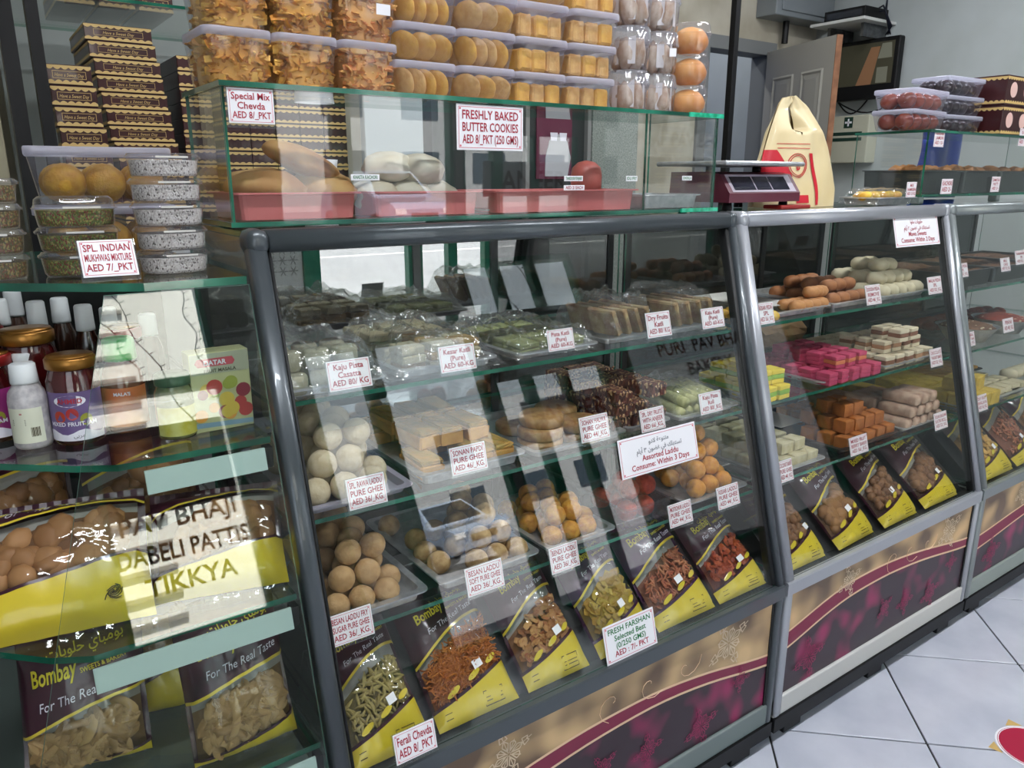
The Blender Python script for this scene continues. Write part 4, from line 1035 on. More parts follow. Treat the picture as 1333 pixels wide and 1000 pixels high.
for x in (x0 + .05, x1 - .05): SB(MB().lathe([(.012, 1.437), (.012, 1.452)], 12, x, 1.41), 'support', BLACK, True)
SB(MB().soft(x0 - .03, x1 - .0, 1.29, 1.53, 1.452, 1.464, .005, 3), 'platform', STEEL, True)

BAGM = pm('cream_bag_plastic', (228, 210, 168), .45, col2=(218, 196, 146), scale=5, coat=.2)
BAGR = pm('red_bag_print', (196, 24, 44), .45)
bag = thing('carrier_bag', 'cream plastic carrier bag with red print and gathered handles on the middle counter', 'carrier bag', (1.985, 1.44, 1.341))
BL_ = [(0, -.125), (.07, -.125), (.13, -.105), (.20, -.082), (.25, -.062), (.285, -.045), (.305, -.03)]
BR_ = [(0, .236), (.05, .24), (.10, .222), (.17, .186), (.22, .152), (.255, .122), (.28, .092), (.297, .06), (.305, .03)]
def lerp_t(T, z):
    for (a, b), (c, d) in zip(T, T[1:]):
        if z <= c: return b + (d - b) * max(0, (z - a)) / (c - a)
    return T[-1][1]
HL = [(0, .004), (.205, .004), (.214, -.018), (.235, -.020), (.262, -.008), (.283, .001)]
HR = [(0, .004), (.205, .004), (.214, .026), (.235, .022), (.262, .010), (.283, .003)]
def bag_depth(x, z):
    xl, xr = lerp_t(BL_, z), lerp_t(BR_, z); cx, hw = (xl + xr) / 2, (xr - xl) / 2; q = min(1, abs(x - cx) / hw)
    D = .074 - .11 * z - (.55 * max(0, z - .21))
    fold = .0035 * math.sin(95 * (x - cx) * (.12 / hw) + 16 * z) * (.35 + 2.2 * z) * (1 - q) ** .5 + .003 * math.sin(40 * x - 33 * z)
    return max(.002, max(.008, D) * max(0, 1 - q ** 2.6) ** .6 + fold * (1 - q))
mb = MB(); NZ, NH = 34, 22
for side in (0, 1):
    for sg in (-1, 1):
        v = []
        for r in range(NZ + 1):
            z = .305 * r / NZ; xl, xr = lerp_t(BL_, z), lerp_t(BR_, z); a0, a1 = (xl, min(lerp_t(HL, z), xr)) if side == 0 else (max(lerp_t(HR, z), xl), xr)
            for c in range(NH + 1):
                u = c / NH; x = a0 + (a1 - a0) * u; inner = (1 - u if side == 0 else u)
                d = bag_depth(x, z) * (1 if z < .207 or z > .283 else min(1, .12 + 5 * inner)); v.append((x, sg * d, z + .004 * math.sin(60 * x) * (z > .29)))
        mb.add(v, [(r * (NH + 1) + c, r * (NH + 1) + c + 1, (r + 1) * (NH + 1) + c + 1, (r + 1) * (NH + 1) + c) for r in range(NZ) for c in range(NH)])
        mb.add([v[c] for c in range(NH + 1)] + [(v[c][0], 0, 0) for c in range(NH + 1)], [(c, c + 1, NH + 2 + c, NH + 1 + c) for c in range(NH)])
mb.build('body', BAGM, bag, True)
def on_bag(x, z, e=.0022): return (x, -bag_depth(x, z) - e, z)
def bag_patch(f, x0_, x1_, z0_, z1_, nm, m, N=10):
    mb = MB(); v = []
    for i in range(N + 1):
        for j in range(N + 1):
            x, z = x0_ + (x1_ - x0_) * i / N, z0_ + (z1_ - z0_) * j / N; x, z = f(x, z, i / N, j / N); v.append(on_bag(x, z))
    mb.add(v, [(i * (N + 1) + j, (i + 1) * (N + 1) + j, (i + 1) * (N + 1) + j + 1, i * (N + 1) + j + 1) for i in range(N) for j in range(N)]); mb.build(nm, m, bag)
bag_patch(lambda x, z, u, v: (-.116 + .014 * v + (.078 - .052 * v) * u, z), 0, 1, .085, .158, 'red_print', BAGR)
bag_patch(lambda x, z, u, v: (.058 + (.012 + .004 * v) * u - .030 * v * v, z), 0, 1, .006, .15, 'red_print', BAGR, 8)
bag_patch(lambda x, z, u, v: (x, z), -.02, .03, .012, .034, 'red_print', BAGR, 6)
for z in (.162, .174): bag_patch(lambda x, z_, u, v: (x, z_), -.075, .03, z, z + .0018, 'red_line', BAGR, 6)
mb = MB()
for r_ in (.036, .030):
    P = [on_bag(-.015 + r_ * math.cos(a * .2618), .116 + r_ * .9 * math.sin(a * .2618)) for a in range(25)]; mb.tube(P, .0012, 4)
put_text(mb, 'B', -.015, .104, .028, mapf=lambda X, Y: on_bag(X, Y), bold=.03)
mb.build('round_emblem', BAGR, bag)
mb = MB().soft(1.80, 1.93, 1.30, 1.36, 1.3412, 1.352, .003); o = mb.build('red_packet', pm('red_packet', (150, 34, 30), .4)); tag(o, 'flat red packet lying under the weighing scale', 'packet')

ty = tray('foil_tray', 'small foil tray of yellow sweets on the middle counter', 2.27, 2.50, 1.30, 1.44, 1.3415, .024, STEEL, .012, .6)
YS = pm('yellow_sweet', (226, 190, 64), .5, col2=(206, 150, 40), scale=20, bump=.2)
ym = [ball_mesh('sweet', .022, YS, .7, .15, s, 2) for s in range(2)]
for k in range(10): put('yellow_sweet', RND.choice(ym), (2.295 + .021 * k, 1.36 + .03 * (k % 2), 1.368), 'yellow sweet heaped in the small foil tray', 'sweet', 'yellow sweets in the foil tray')
film_over(ty, .23, .14, .045, .008, 3)
sign(['MIX', 'NAMKEEN', 'AED 12/ KG'], (1179, 257), (1194, 237), 'price tag in a clear stand beside the foil tray on the middle counter', ('y', 1.275))

# ================================================================== right glass box and its top
DT = pm('dark_metal_tray', (78, 82, 82), .35, .6)
SNK = pm('fried_snack', (176, 120, 62), .6, col2=(132, 82, 40), scale=30, bump=.3)
snm = [ball_mesh('snack', .026, SNK, .7, .3, s, 2) for s in range(3)]
for k, (a, b) in enumerate(((2.55, 2.83), (2.84, 3.10), (3.11, 3.37), (3.38, 3.64))):
    tray('metal_tray', ['first', 'second', 'third', 'fourth'][k] + ' dark metal tray from the left inside the far glass box', a, b, 1.325, 1.54, 1.3728, .075, DT, .006, .9, group='trays in the far glass box')
    for i in range(9): put('fried_snack', RND.choice(snm), (a + .04 + (b - a - .08) * (i % 5) / 4, 1.375 + .06 * (i // 5) + rr(0, .03), 1.443 + rr(0, .008)), 'fried brown snack heaped in the %s metal tray of the far glass box' % ['first', 'second', 'third', 'fourth'][k], 'snack', 'fried snacks in the far glass box')
for BL, TR, ls, lb in (((1215, 191), (1231, 169), ['GULAB', 'JAMUN', 'AED 12/-'], 'price tag hanging from the top edge of the far glass box at its left'), ((1224, 253), (1241, 233), ['KACHORI', 'AED 2/-'], 'price tag low on the far glass box at its left'), ((1289, 250), (1303, 230), ['SAMOSA', 'PATTI', 'AED 2/-'], 'price tag low on the far glass box beside the blue bag'), ((1325, 190), (1340, 168), ['KALA', 'JAMUN', 'AED 12/-'], 'price tag at the right picture edge below the gift boxes')):
    sign(ls, BL, TR, lb, ('y', 1.307), holder=False)
bb = thing('blue_bag', 'blue plastic bag hanging behind the far glass box', 'bag', (3.42, 1.72, 1.345))
mb = MB(); mb.loft([[(.16 * (1 + .15 * math.sin(3 * a + 4 * q)) * math.cos(a) * (1 - .25 * q), .05 * (1 + .2 * math.sin(5 * a)) * math.sin(a), .24 * q) for a in [2 * math.pi * i / 28 for i in range(28)]] for q in [k / 8 for k in range(9)]]); mb.build('body', pm('blue_plastic', (34, 72, 178), .3, coat=.5), bb, True)
mb = MB().tube([(-.02, -.045, .05), (.0, -.05, .09), (.02, -.045, .12)], .004, 5); mb.build('white_mark', WINK, bb)
GJ = pm('gulab_jamun', (156, 62, 28), .25, col2=(120, 40, 20), scale=10, coat=.6)
KJ = pm('kala_jamun', (46, 20, 24), .3, col2=(30, 14, 18), scale=10, coat=.5)
gjm, kjm = ball_mesh('jamun', .029, GJ, .9, .06, 1, 3), ball_mesh('jamun', .030, KJ, .9, .06, 2, 3)
for row in range(2):
    x, y, z = 2.60, 1.42, 1.5708 + row * .0625
    tub('sweet_tub', ['lower', 'upper'][row] + ' lidded tub of amber gulab jamun on the far glass box', 'tub', x, y, z, .245, .14, .062, rz=.06, group='tubs of gulab jamun')
    for i in range(4):
        for j in range(2): put('gulab_jamun', gjm, (x - .078 + .052 * i, y - .028 + .056 * j, z + .028), 'amber brown gulab jamun in the %s tub' % ['lower', 'upper'][row], 'sweet', 'gulab jamun balls')
for row in range(3):
    x, y, z = 2.92, 1.46 + .004 * row, 1.5708 + row * .0625
    tub('sweet_tub', ['bottom', 'middle', 'top'][row] + ' lidded tub of dark kala jamun on the far glass box', 'tub', x, y, z, .245, .14, .062, rz=-.05, group='tubs of kala jamun')
    for i in range(4):
        for j in range(2): put('kala_jamun', kjm, (x - .078 + .052 * i, y - .028 + .056 * j, z + .029), 'dark kala jamun in the %s tub' % ['bottom', 'middle', 'top'][row], 'sweet', 'kala jamun balls')
for row in range(2):
    for c in range(2):
        t = gift_box(3.07 + .23 * c, 3.29 + .23 * c, 1.34, 1.54, 1.5708 + .102 * row, 1.6718 + .102 * row, ['lower', 'upper'][row] + [' tall maroon gift box with round emblems nearest the jamun tubs', ' tall maroon gift box with round emblems at the right picture edge'][c], 'tall gift boxes on the far glass box')
        for fx_ in (-.055, .05):
            mb = MB().lathe([(.026, 0), (.026, .0008)], 20); mb.xform(Matrix.Translation((fx_, -.1006, .052)) @ Matrix.Rotation(math.pi / 2, 4, 'X')); mb.build('round_emblem', pm('pink_emblem', (226, 186, 176), .5), t)

# ================================================================== left corner unit
def oval_tub(label, x, y, z, w, d, h, mat, group, dome=False, fill=.72):
    t = thing('oval_tub', label, 'tub', (x, y, z), group)
    R = lambda q, zz: [(a, b, zz) for a, b in rrect(w * q, d * q, min(w, d) * q * .42, 6)]
    MB().loft([R(.86, .0004), R(.90, .004), R(.95, h * .78)], True, False).build('tub', PLAST, t, True)
    if dome: MB().loft([R(1.0, h * .76), R(1.01, h * .80), R(.96, h * .82), R(.92, h * 1.15), R(.82, h * 1.28)], False, True).build('lid', PLAST, t, True)
    else: MB().loft([R(1.0, h * .76), R(1.02, h * .80), R(1.02, h * .86), R(.97, h * .90), R(.93, h * .995)], False, True).build('lid', PLAST, t, True)
    mb = MB().loft([R(.83, .003), R(.88, .006), R(.91, h * fill)]); tag(mb.build('contents', mat, t), kind='stuff')
    MB().add([(-w * .18, -d * .512, h * .80), (w * .26, -d * .512, h * .80), (w * .26, -d * .512, h * .88), (-w * .18, -d * .512, h * .88)], [(0, 1, 2, 3)]).build('seal_strip', pm('silver_strip', (205, 203, 196), .35), t)
    return t
def seeds(name, a, b, c, scale, p3=.78):
    m = bpy.data.materials.new(name); m.use_nodes = True; t = m.node_tree; N = t.nodes; L = t.links; bs = N['Principled BSDF']; bs.inputs['Roughness'].default_value = .6
    tc = N.new('ShaderNodeTexCoord'); v = N.new('ShaderNodeTexVoronoi'); v.inputs['Scale'].default_value = scale
    mp = N.new('ShaderNodeMapping'); mp.inputs['Scale'].default_value = (1, 1, .6); L.new(tc.outputs['Object'], mp.inputs[0]); L.new(mp.outputs[0], v.inputs['Vector'])
    sp = N.new('ShaderNodeSeparateColor'); L.new(v.outputs['Color'], sp.inputs[0])
    r = N.new('ShaderNodeValToRGB'); r.color_ramp.interpolation = 'CONSTANT'; r.color_ramp.elements[0].color = lin(a); r.color_ramp.elements[1].position = .5; r.color_ramp.elements[1].color = lin(b); e = r.color_ramp.elements.new(p3); e.color = lin(c)
    L.new(sp.outputs[0], r.inputs[0]); L.new(r.outputs[0], bs.inputs['Base Color'])
    bp = N.new('ShaderNodeBump'); bp.inputs['Strength'].default_value = .8; bp.inputs['Distance'].default_value = .002; bp.invert = True; L.new(v.outputs['Distance'], bp.inputs['Height']); L.new(bp.outputs[0], bs.inputs['Normal'])
    return m
MUK = seeds('green_red_mukhwas', (96, 108, 36), (120, 58, 34), (156, 148, 70), 620)
MUKB = seeds('brown_mukhwas', (92, 84, 40), (116, 70, 42), (150, 132, 72), 560)
SAGO = seeds('white_seed_mix', (226, 220, 212), (204, 196, 186), (104, 94, 86), 620, .88)
rz0 = 1.2756
for k in range(5): oval_tub('oval tub of white seed sweets, %s of the stack of five' % ['bottom', 'second', 'third', 'fourth', 'top'][k], .272, 1.318, rz0 + .0365 * k, .105, .09, .0362, SAGO, 'white seed tubs')
for k in range(3): oval_tub('oval tub of green mukhwas, %s of the stack behind the sign' % ['bottom', 'middle', 'domed top'][k], .150, 1.375, rz0 + .0365 * k, .115, .09, .0362, MUK, 'green mukhwas tubs', dome=(k == 2))
for k in range(4): oval_tub('oval tub of brown green mukhwas, %s of the stack at the left picture edge' % ['bottom', 'second', 'third', 'top'][k], .028, 1.375, rz0 + .0365 * k, .105, .09, .0362, MUKB, 'brown mukhwas tubs')
sg = sign(['SPL. INDIAN', 'MUKHWAS MIXTURE', 'AED 7/_PKT'], (109, 362), (176, 312), 'white sign for mukhwas mixture leaning on the corner unit', ('y', 1.245), tilt=.45, name='sign', cat='sign')
# two big tubs of yellow laddu behind
YL = pm('yellow_laddu', (196, 152, 52), .6, col2=(178, 126, 40), scale=60, bump=.35, bscale=180)
yl = ball_mesh('laddu', .034, YL, 1, .03, 4, 3)
for row in range(2):
    x, y, z = .225, 1.62, rz0 + .10 * row
    tub('sweet_tub', ['lower', 'upper'][row] + ' big lidded tub of yellow laddu behind the seed tubs', 'tub', x, y, z, .23, .16, .098, rz=-.08, group='big laddu tubs')
    for i in range(3):
        for j in range(2): put('yellow_laddu', yl, (x - .062 + .064 * i, y - .035 + .068 * j, z + .037), 'yellow laddu ball in the %s big tub' % ['lower', 'upper'][row], 'sweet', 'yellow laddu in big tubs')

# jars and bottles on the first shelf
rs = 1.0285
def jar_label(mb, r, z0, z1, a0, a1, n=14): mb.loft([[(r * math.sin(a0 + (a1 - a0) * i / n), -r * math.cos(a0 + (a1 - a0) * i / n), z) for i in range(n + 1)] for z in (z0, z1)], False, False, loop=False)
JAR = pm('dark_red_jam', (70, 14, 16), .15, col2=(44, 8, 10), scale=12, coat=.8)
GLID = pm('gold_jar_lid', (150, 104, 44), .3, .7)
RLID = pm('red_jar_lid', (150, 36, 34), .35, .4)
def jam_jar(label, x, y, r, h, lid, lab=None, words=None, lines=None, rz=0):
    t = thing('jam_jar', label, 'jar', (x, y, rs), 'jam jars', rz=rz)
    MB().lathe([(r * .9, 0), (r, .006), (r, h * .72), (r * .86, h * .84), (r * .84, h * .88)], 28).build('jar', JAR, t, True)
    MB().lathe([(r * .92, h * .86), (r * .96, h * .87), (r * .96, h * .965), (r * .90, h * .985)], 28).build('lid', lid, t, True)
    MB().lathe([(r * .88, h * .9851), (r * .87, h)], 28).build('lid_top', GLID, t, True)
    if lab:
        mb = MB(); jar_label(mb, r * 1.008, h * .06, h * .62, -1.5, 1.5); mb.build('label', lab, t, True)
        wr = lambda X, Y: (r * 1.016 * math.sin(X / r), -r * 1.016 * math.cos(X / r), Y)
        wr2 = lambda X, Y: (r * 1.022 * math.sin(X / r), -r * 1.022 * math.cos(X / r), Y)
        mb = MB(); n = 18; mb.add([wr(r * .62 * math.cos(6.2832 * i / n), h * .52 + h * .065 * math.sin(6.2832 * i / n)) for i in range(n)], [tuple(range(n))]); mb.build('name_oval', WINK, t)
        mb = MB(); put_text(mb, words[0], 0, h * .495, h * .075, r * 1.05, bold=.03, mapf=wr2); mb.build('lettering', REDINK, t)
        for a, hh, m in ((-.45, .34, 'strawberry'), (.05, .37, 'berry'), (.55, .30, 'grape')):
            mb = MB(); mb.add([wr(r * (a + .24 * math.cos(6.2832 * i / 12)), h * (hh + .07 * math.sin(6.2832 * i / 12))) for i in range(12)], [tuple(range(12))])
            mb.build('fruit_print', pm(m + '_print', {'strawberry': (176, 58, 36), 'berry': (160, 40, 40), 'grape': (150, 150, 50)}[m], .4), t)
        mb = MB(); v = [wr(r * (-1.3 + 2.6 * i / 12), h * (.06 + (.0 if j == 0 else .10 + .03 * math.sin(i)))) for j in (0, 1) for i in range(13)]; mb.add(v, [(i, i + 1, 14 + i, 13 + i) for i in range(12)]); mb.build('white_print', WINK, t)
        mb = MB(); put_text(mb, words[1], 0, h * .235, h * .065, r * 1.9, bold=.02, mapf=wr2); mb.build('lettering', WINK, t)
        mb = MB(); put_text(mb, arabic('\u0645\u0631\u0628\u0649'), r * .2, h * .10, h * .06, r * .9, mapf=wr2); mb.build('lettering', GINK, t)
    return t
PURL = pm('violet_label', (104, 84, 132), .35, coat=.3)
MAGL = pm('magenta_label', (140, 44, 110), .35, coat=.3)
jam_jar('jam jar labelled mixed fruit with a gold rimmed lid', .108, 1.315, .0365, .135, GLID, PURL, ['AHMED', 'MIXED FRUIT JAM'], rz=-.35)
jam_jar('raspberry jam jar with a magenta label at the left picture edge', .002, 1.40, .037, .135, RLID, MAGL, ['AHMED', 'RASPBERRY JAM'], rz=-.4)
jam_jar('dark jar with a gold lid behind the white bottle', .062, 1.425, .041, .163, GLID)
jam_jar('dark jar with a red lid far left at the back', .0, 1.52, .038, .16, RLID)
jam_jar('dark jar behind the green-capped bottle', .200, 1.44, .034, .15, RLID)
def bottle(label, x, y, r, h, body, cap, capr=.5, lab=None, words=None, group='bottles', rz=0, ink=REDINK):
    t = thing('bottle', label, 'bottle', (x, y, rs), group, rz=rz)
    MB().lathe([(r * .9, 0), (r, .005), (r, h * .56), (r * .92, h * .66), (r * capr, h * .76), (r * capr, h * .80)], 26).build('body', body, t, True)
    MB().lathe([(r * capr * 1.12, h * .77), (r * capr * 1.14, h * .79), (r * capr * 1.06, h * .985), (r * capr * .9, h)], 26).build('cap', cap, t, True)
    if lab:
        mb = MB(); jar_label(mb, r * 1.01, h * .08, h * .5, -1.25, .7 if group == 'white bottles' else 1.2); mb.build('label', lab, t, True)
        wr = lambda X, Y: (r * 1.025 * math.sin(X / r), -r * 1.025 * math.cos(X / r), Y)
        mb = MB(); put_text(mb, words, -.1 * r if group != 'white bottles' else -.4 * r, h * .42, h * .05, r * 1.1, bold=.03, mapf=wr); mb.build('lettering', ink, t)
        if group == 'white bottles':
            mb = MB()
            for i in range(9): mb.add([wr(r * (.0 + .05 * i), h * .16), wr(r * (.0 + .05 * i + .02 + .01 * (i % 3)), h * .16), wr(r * (.0 + .05 * i + .02 + .01 * (i % 3)), h * .27), wr(r * (.0 + .05 * i), h * .27)], [(0, 1, 2, 3)])
            for i in range(4): mb.add([wr(-r * .9, h * (.3 + .02 * i)), wr(-r * .2, h * (.3 + .02 * i)), wr(-r * .2, h * (.308 + .02 * i)), wr(-r * .9, h * (.308 + .02 * i))], [(0, 1, 2, 3)])
            mb.build('barcode', DINK, t)
    return t
WB = pm('white_pellet_bottle', (196, 192, 192), .35, col2=(160, 156, 160), scale=90, coat=.4)
CAPW = pm('white_cap', (214, 218, 220), .45)
LBL = pm('cream_label', (214, 216, 196), .5)
bottle('white bottle of pellets with a cream label and barcode', .046, 1.325, .0265, .128, WB, CAPW, .62, LBL, '=', 'white bottles', rz=-.1)
bottle('white-capped bottle just behind the pellet bottle', .052, 1.40, .024, .13, WB, CAPW, .62)
for k, (x, y, h) in enumerate(((.085, 1.50, .195), (.035, 1.56, .195), (.125, 1.56, .19), (.15, 1.46, .188), (.06, 1.63, .20), (.195, 1.53, .17), (.245, 1.45, .165), (-.02, 1.60, .19))):
    bottle('slim brown bottle with a white cap in the back row, ' + ['behind the gold lidded jar', 'third from the left edge', 'deep behind the jam jar', 'right behind the jam jar', 'far at the back', 'behind the green capped bottle', 'beside the carton of masala', 'at the left edge'][k], x, y, .021, h, pm('dark_bottle', (60, 36, 26), .2, coat=.6), CAPW, .62, group='back row bottles')
GCAP = pm('green_cap', (52, 168, 72), .4)
ORL = pm('orange_label', (196, 102, 58), .4, coat=.3, col2=(214, 140, 70), scale=20)
bottle('squash bottle with a bright green cap and orange label', .178, 1.33, .033, .15, pm('amber_squash', (110, 62, 44), .15, coat=.8), GCAP, .66, ORL, "MALA'S", 'squash bottles', rz=-.15, ink=WINK)
jy = thing('spice_jar', 'glass jar with a yellow and white label before the carton', 'jar', (.236, 1.248, rs))
MB().lathe([(.027, 0), (.029, .005), (.029, .07), (.024, .082), (.024, .086)], 26).build('jar', pm('olive_spice', (96, 100, 60), .25, col2=(120, 120, 80), scale=60, coat=.6), jy, True)
MB().lathe([(.0265, .084), (.027, .086), (.027, .098), (.025, .101)], 26).build('lid', pm('dark_green_lid', (60, 84, 60), .4), jy, True)
mb = MB(); jar_label(mb, .0294, .006, .052, -1.3, 1.3); mb.build('label', pm('yellow_white_label', (206, 204, 130), .5, col2=(190, 178, 60), scale=40), jy, True)
mk = thing('masala_carton', 'printed masala carton with fruit pictures at the right of the jars', 'carton', (.305, 1.255, rs), rz=.02)
MB().soft(-.046, .046, -.02, .02, 0, .128, .001, 1).build('carton', pm('pale_green_carton', (186, 186, 140), .4, coat=.2), mk)
mb = MB().add([(-.045, -.0206, .094), (.045, -.0206, .094), (.045, -.0206, .127), (-.045, -.0206, .127)], [(0, 1, 2, 3)]); mb.build('top_print', pm('grey_green_print', (170, 172, 150), .4), mk)
MB().add([(-.034, -.0209, .106), (.02, -.0209, .106), (.024, -.0209, .112), (.02, -.0209, .119), (-.034, -.0209, .119), (-.038, -.0209, .112)], [(0, 1, 2, 3, 4, 5)]).build('name_shield', pm('red_shield', (186, 70, 84), .4), mk)
mb = MB(); put_text(mb, 'DATAR', -.007, .1085, .0105, .05, bold=.03, mapf=lambda X, Y: (X, -.0212, Y)); mb.build('lettering', WINK, mk)
mb = MB(); put_text(mb, 'FRUIT MASALA', 0, .0965, .0075, .07, bold=.02, mapf=lambda X, Y: (X, -.0209, Y)); mb.build('lettering', DINK, mk)
mb = MB().add([(-.045, -.0207, .008), (.045, -.0207, .004), (.045, -.0207, .012), (-.045, -.0207, .016)], [(0, 1, 2, 3)]); mb.build('base_band', pm('blue_band', (120, 150, 170), .4), mk)
for k in range(16):
    c = [(206, 178, 70), (176, 60, 58), (150, 160, 60), (214, 150, 60), (130, 30, 50)][k % 5]; x, z, r = rr(-.036, .036), rr(.022, .082), rr(.007, .013); mb = MB()
    mb.add([(x + r * math.cos(6.2832 * i / 14), -.0208 - .00005 * k, z + r * math.sin(6.2832 * i / 14)) for i in range(14)], [tuple(range(14))]); mb.build('fruit_print', pm('fruit_print_%d' % (k % 5), c, .4), mk)

# pouches on the corner unit
X = Vector((1, 0, 0))
def lay(px0, px1, z, tilt, rz=0.0):
    a = at_z(*px0, z); b = at_z(*px1, z); U = (b - a); U.z = 0; w = U.length; U.normalize(); W = Vector((-U.y, U.x, 0))
    V = W * math.cos(tilt) + Vector((0, 0, 1)) * math.sin(tilt); return (a + b) / 2, U, V, w
c, U, V, w = lay((-60, 872), (210, 812), .7835, .75)
pouch('large pouch of round brown biscuits with a wide yellow band, left on the second shelf', c + Vector((0, .03, .0)), U, V, w, .20, .05, 'bun', (.26, .50), (.80, .95), True, False, sticker=False, flourish=True)
c, U, V, w = lay((205, 800), (385, 768), .7835, .75)
pouch('pouch of brown biscuits with a yellow base at the right of the second shelf', c + Vector((0, .03, 0)), U, V, w, .17, .045, 'bun', (.20, .44), (.82, .97), False, False, sticker=False)
c, U, V, w = lay((35, 1030), (205, 990), .546, 1.25)
pouch('tall maroon pouch of folded pastries at the left of the bottom shelf', c + Vector((.0, .035, 0)), U, V, w, .212, .05, 'leaf', (.0, .06), (.28, .52), True, False, sticker=False, big_text=True)
c, U, V, w = lay((258, 1010), (392, 957), .546, 1.2)
pouch('tall maroon pouch of folded pastries at the right of the bottom shelf', c + Vector((0, .02, 0)), U, V, w, .225, .05, 'leaf', (.03, .16), (.44, .60), True, False, sticker=False, big_text=True)
c, U, V, w = lay((150, 1000), (290, 965), .546, 1.2)
pouch('pouch mostly hidden between the two tall maroon pouches', c + Vector((.02, .12, 0)), U, V, w, .21, .045, 'leaf', (.2, .5), (.75, .9), False, False, sticker=False)
pouch('pouch of biscuits lying deep on the second shelf at the left', Vector((.0, 1.40, .7835)), X, (0, .4, .9), .19, .2, .05, 'bun', (.25, .4), (.7, .9), False, False, sticker=False)
pouch('pouch of biscuits lying deep on the second shelf at the right', Vector((.2, 1.38, .7835)), X, (0, .4, .9), .19, .2, .05, 'bun', (.25, .4), (.7, .9), False, False, sticker=False)

# ================================================================== case 1, pouches on the deck
def deck_bag(label, x0, x1, food, tilt=.70, h=.24, y=1.016, rz=0, **k):
    U = Vector((math.cos(rz), math.sin(rz), 0)); W = Vector((-U.y, U.x, 0)); V = W * math.cos(tilt) + Vector((0, 0, 1)) * math.sin(tilt)
    return pouch(label, Vector(((x0 + x1) / 2, y, DECK + .007)), U, V, x1 - x0, h, .034, food, **k)
MV = pm('violet_maroon_film', (60, 28, 60), .22, coat=.6)
deck_bag('pouch of pale green sticks behind the chevda sign', .40, .545, 'ferali')
deck_bag('pouch of thin orange sev with a yellow base', .562, .735, 'sev')
deck_bag('pouch of mixed farsan third from the left', .757, .91, 'mix')
deck_bag('pouch of yellow chips behind the farshan sign', .94, 1.095, 'chips', maroon=MV)
deck_bag('pouch of pinkish farsan sticks right of the farshan sign', 1.108, 1.29, 'pinkmix', maroon=MV)
deck_bag('pouch of red orange mixture at the right end of the nearest counter', 1.305, 1.475, 'redmix', h=.21)
# wedges that prop the pouches
def wedge(label, X0, X1):
    t = thing('sloping_rest', label, 'rest', ((X0 + X1) / 2, 1.2, DECK)); c_, s_ = math.cos(.70), math.sin(.70)
    MB().loft([[(x, 1.030, DECK + .0005), (x, 1.030, DECK + .002), (x, 1.030 + .22 * c_, DECK + .001 + .22 * s_), (x, 1.26, DECK + .0005)] for x in (X0, X1)]).build('board', pm('black_rest', (24, 24, 26), .5), t, world=True)
for lb, (a, b) in (('black sloping rest under the pouches of the nearest counter', C1), ('black sloping rest under the pouches of the middle counter', C2), ('black sloping rest under the pouches of the farthest counter', C3)): wedge(lb, a + .03, b - .04)
deck_bag('pouch of brown pieces at the left of the middle counter', 1.565, 1.72, 'nut')
deck_bag('pouch of round biscuits with a maroon top, second in the middle counter', 1.775, 1.955, 'bun', rz=.05)
deck_bag('pouch of brown nut shapes, third in the middle counter', 2.0, 2.18, 'nut', rz=.02)
deck_bag('pouch of dark brown pieces at the right of the middle counter', 2.225, 2.42, 'nut', psize=.034)
deck_bag('bulging pouch of golden crisps at the left of the farthest counter', 2.60, 2.80, 'gold', h=.25, vh=(.72, .95))
deck_bag('pouch of pinkish pieces second in the farthest counter', 2.83, 3.03, 'pinkmix', vh=(.7, .95))
deck_bag('pouch of crisps third in the farthest counter', 3.06, 3.26, 'mix', vh=(.7, .95))

# ================================================================== sweets in the nearest counter
RAWA = pm('rawa_laddu', (198, 184, 156), .7, col2=(184, 166, 134), scale=70, bump=.3, bscale=220)
BES = pm('besan_laddu', (186, 150, 104), .7, col2=(166, 128, 82), scale=70, bump=.35, bscale=220)
BES2 = pm('besan_soft_laddu', (188, 156, 108), .7, col2=(150, 116, 72), scale=60, bump=.3, bscale=200)
MOTI = pm('motichur_laddu', (178, 66, 40), .55, col2=(150, 44, 30), scale=120, bump=.4, bscale=260)
KES = pm('kesar_laddu', (206, 142, 44), .6, col2=(188, 118, 30), scale=90, bump=.3, bscale=240)
BENDI = pm('bendi_laddu', (200, 146, 52), .6, col2=(176, 112, 36), scale=90, bump=.5, bscale=200)
def balls(n, r, m, j=.035): return [ball_mesh(n, r, m, .97, j, s, 3) for s in range(3)]
z3, z2, z1_ = .6905, .8805, 1.0705
# lower shelf
tray('steel_tray', 'steel tray under the fried besan laddu at the left of the lower shelf', .392, .592, 1.072, 1.42, z3, .022, STEEL, .012, .7, group='steel trays')
pile('besan_laddu', balls('laddu', .0235, BES), .405, .580, 1.085, 1.40, z3 + .003, .0235, 'brown besan laddu ball heaped in the lower left tray', 'fried besan laddu', layers=3)
tray('steel_tray', 'steel tray under the soft besan laddu on the lower shelf', .615, .842, 1.072, 1.42, z3, .022, STEEL, .012, .7, group='steel trays')
pile('besan_laddu', balls('laddu', .023, BES2), .69, .832, 1.085, 1.33, z3 + .003, .023, 'tan soft besan laddu ball in the second lower tray', 'soft besan laddu', layers=3, keep=.9)
for p in ((.645, 1.36), (.65, 1.16), (.648, 1.21), (.66, 1.27)): put('besan_laddu', balls('laddu', .023, BES2)[0], (p[0], p[1], z3 + .026), 'tan soft besan laddu ball in the second lower tray', 'sweet', 'soft besan laddu')
tray('steel_tray', 'steel tray under the golden bendi laddu on the lower shelf', .862, 1.045, 1.072, 1.36, z3, .018, STEEL, .010, .7, group='steel trays')
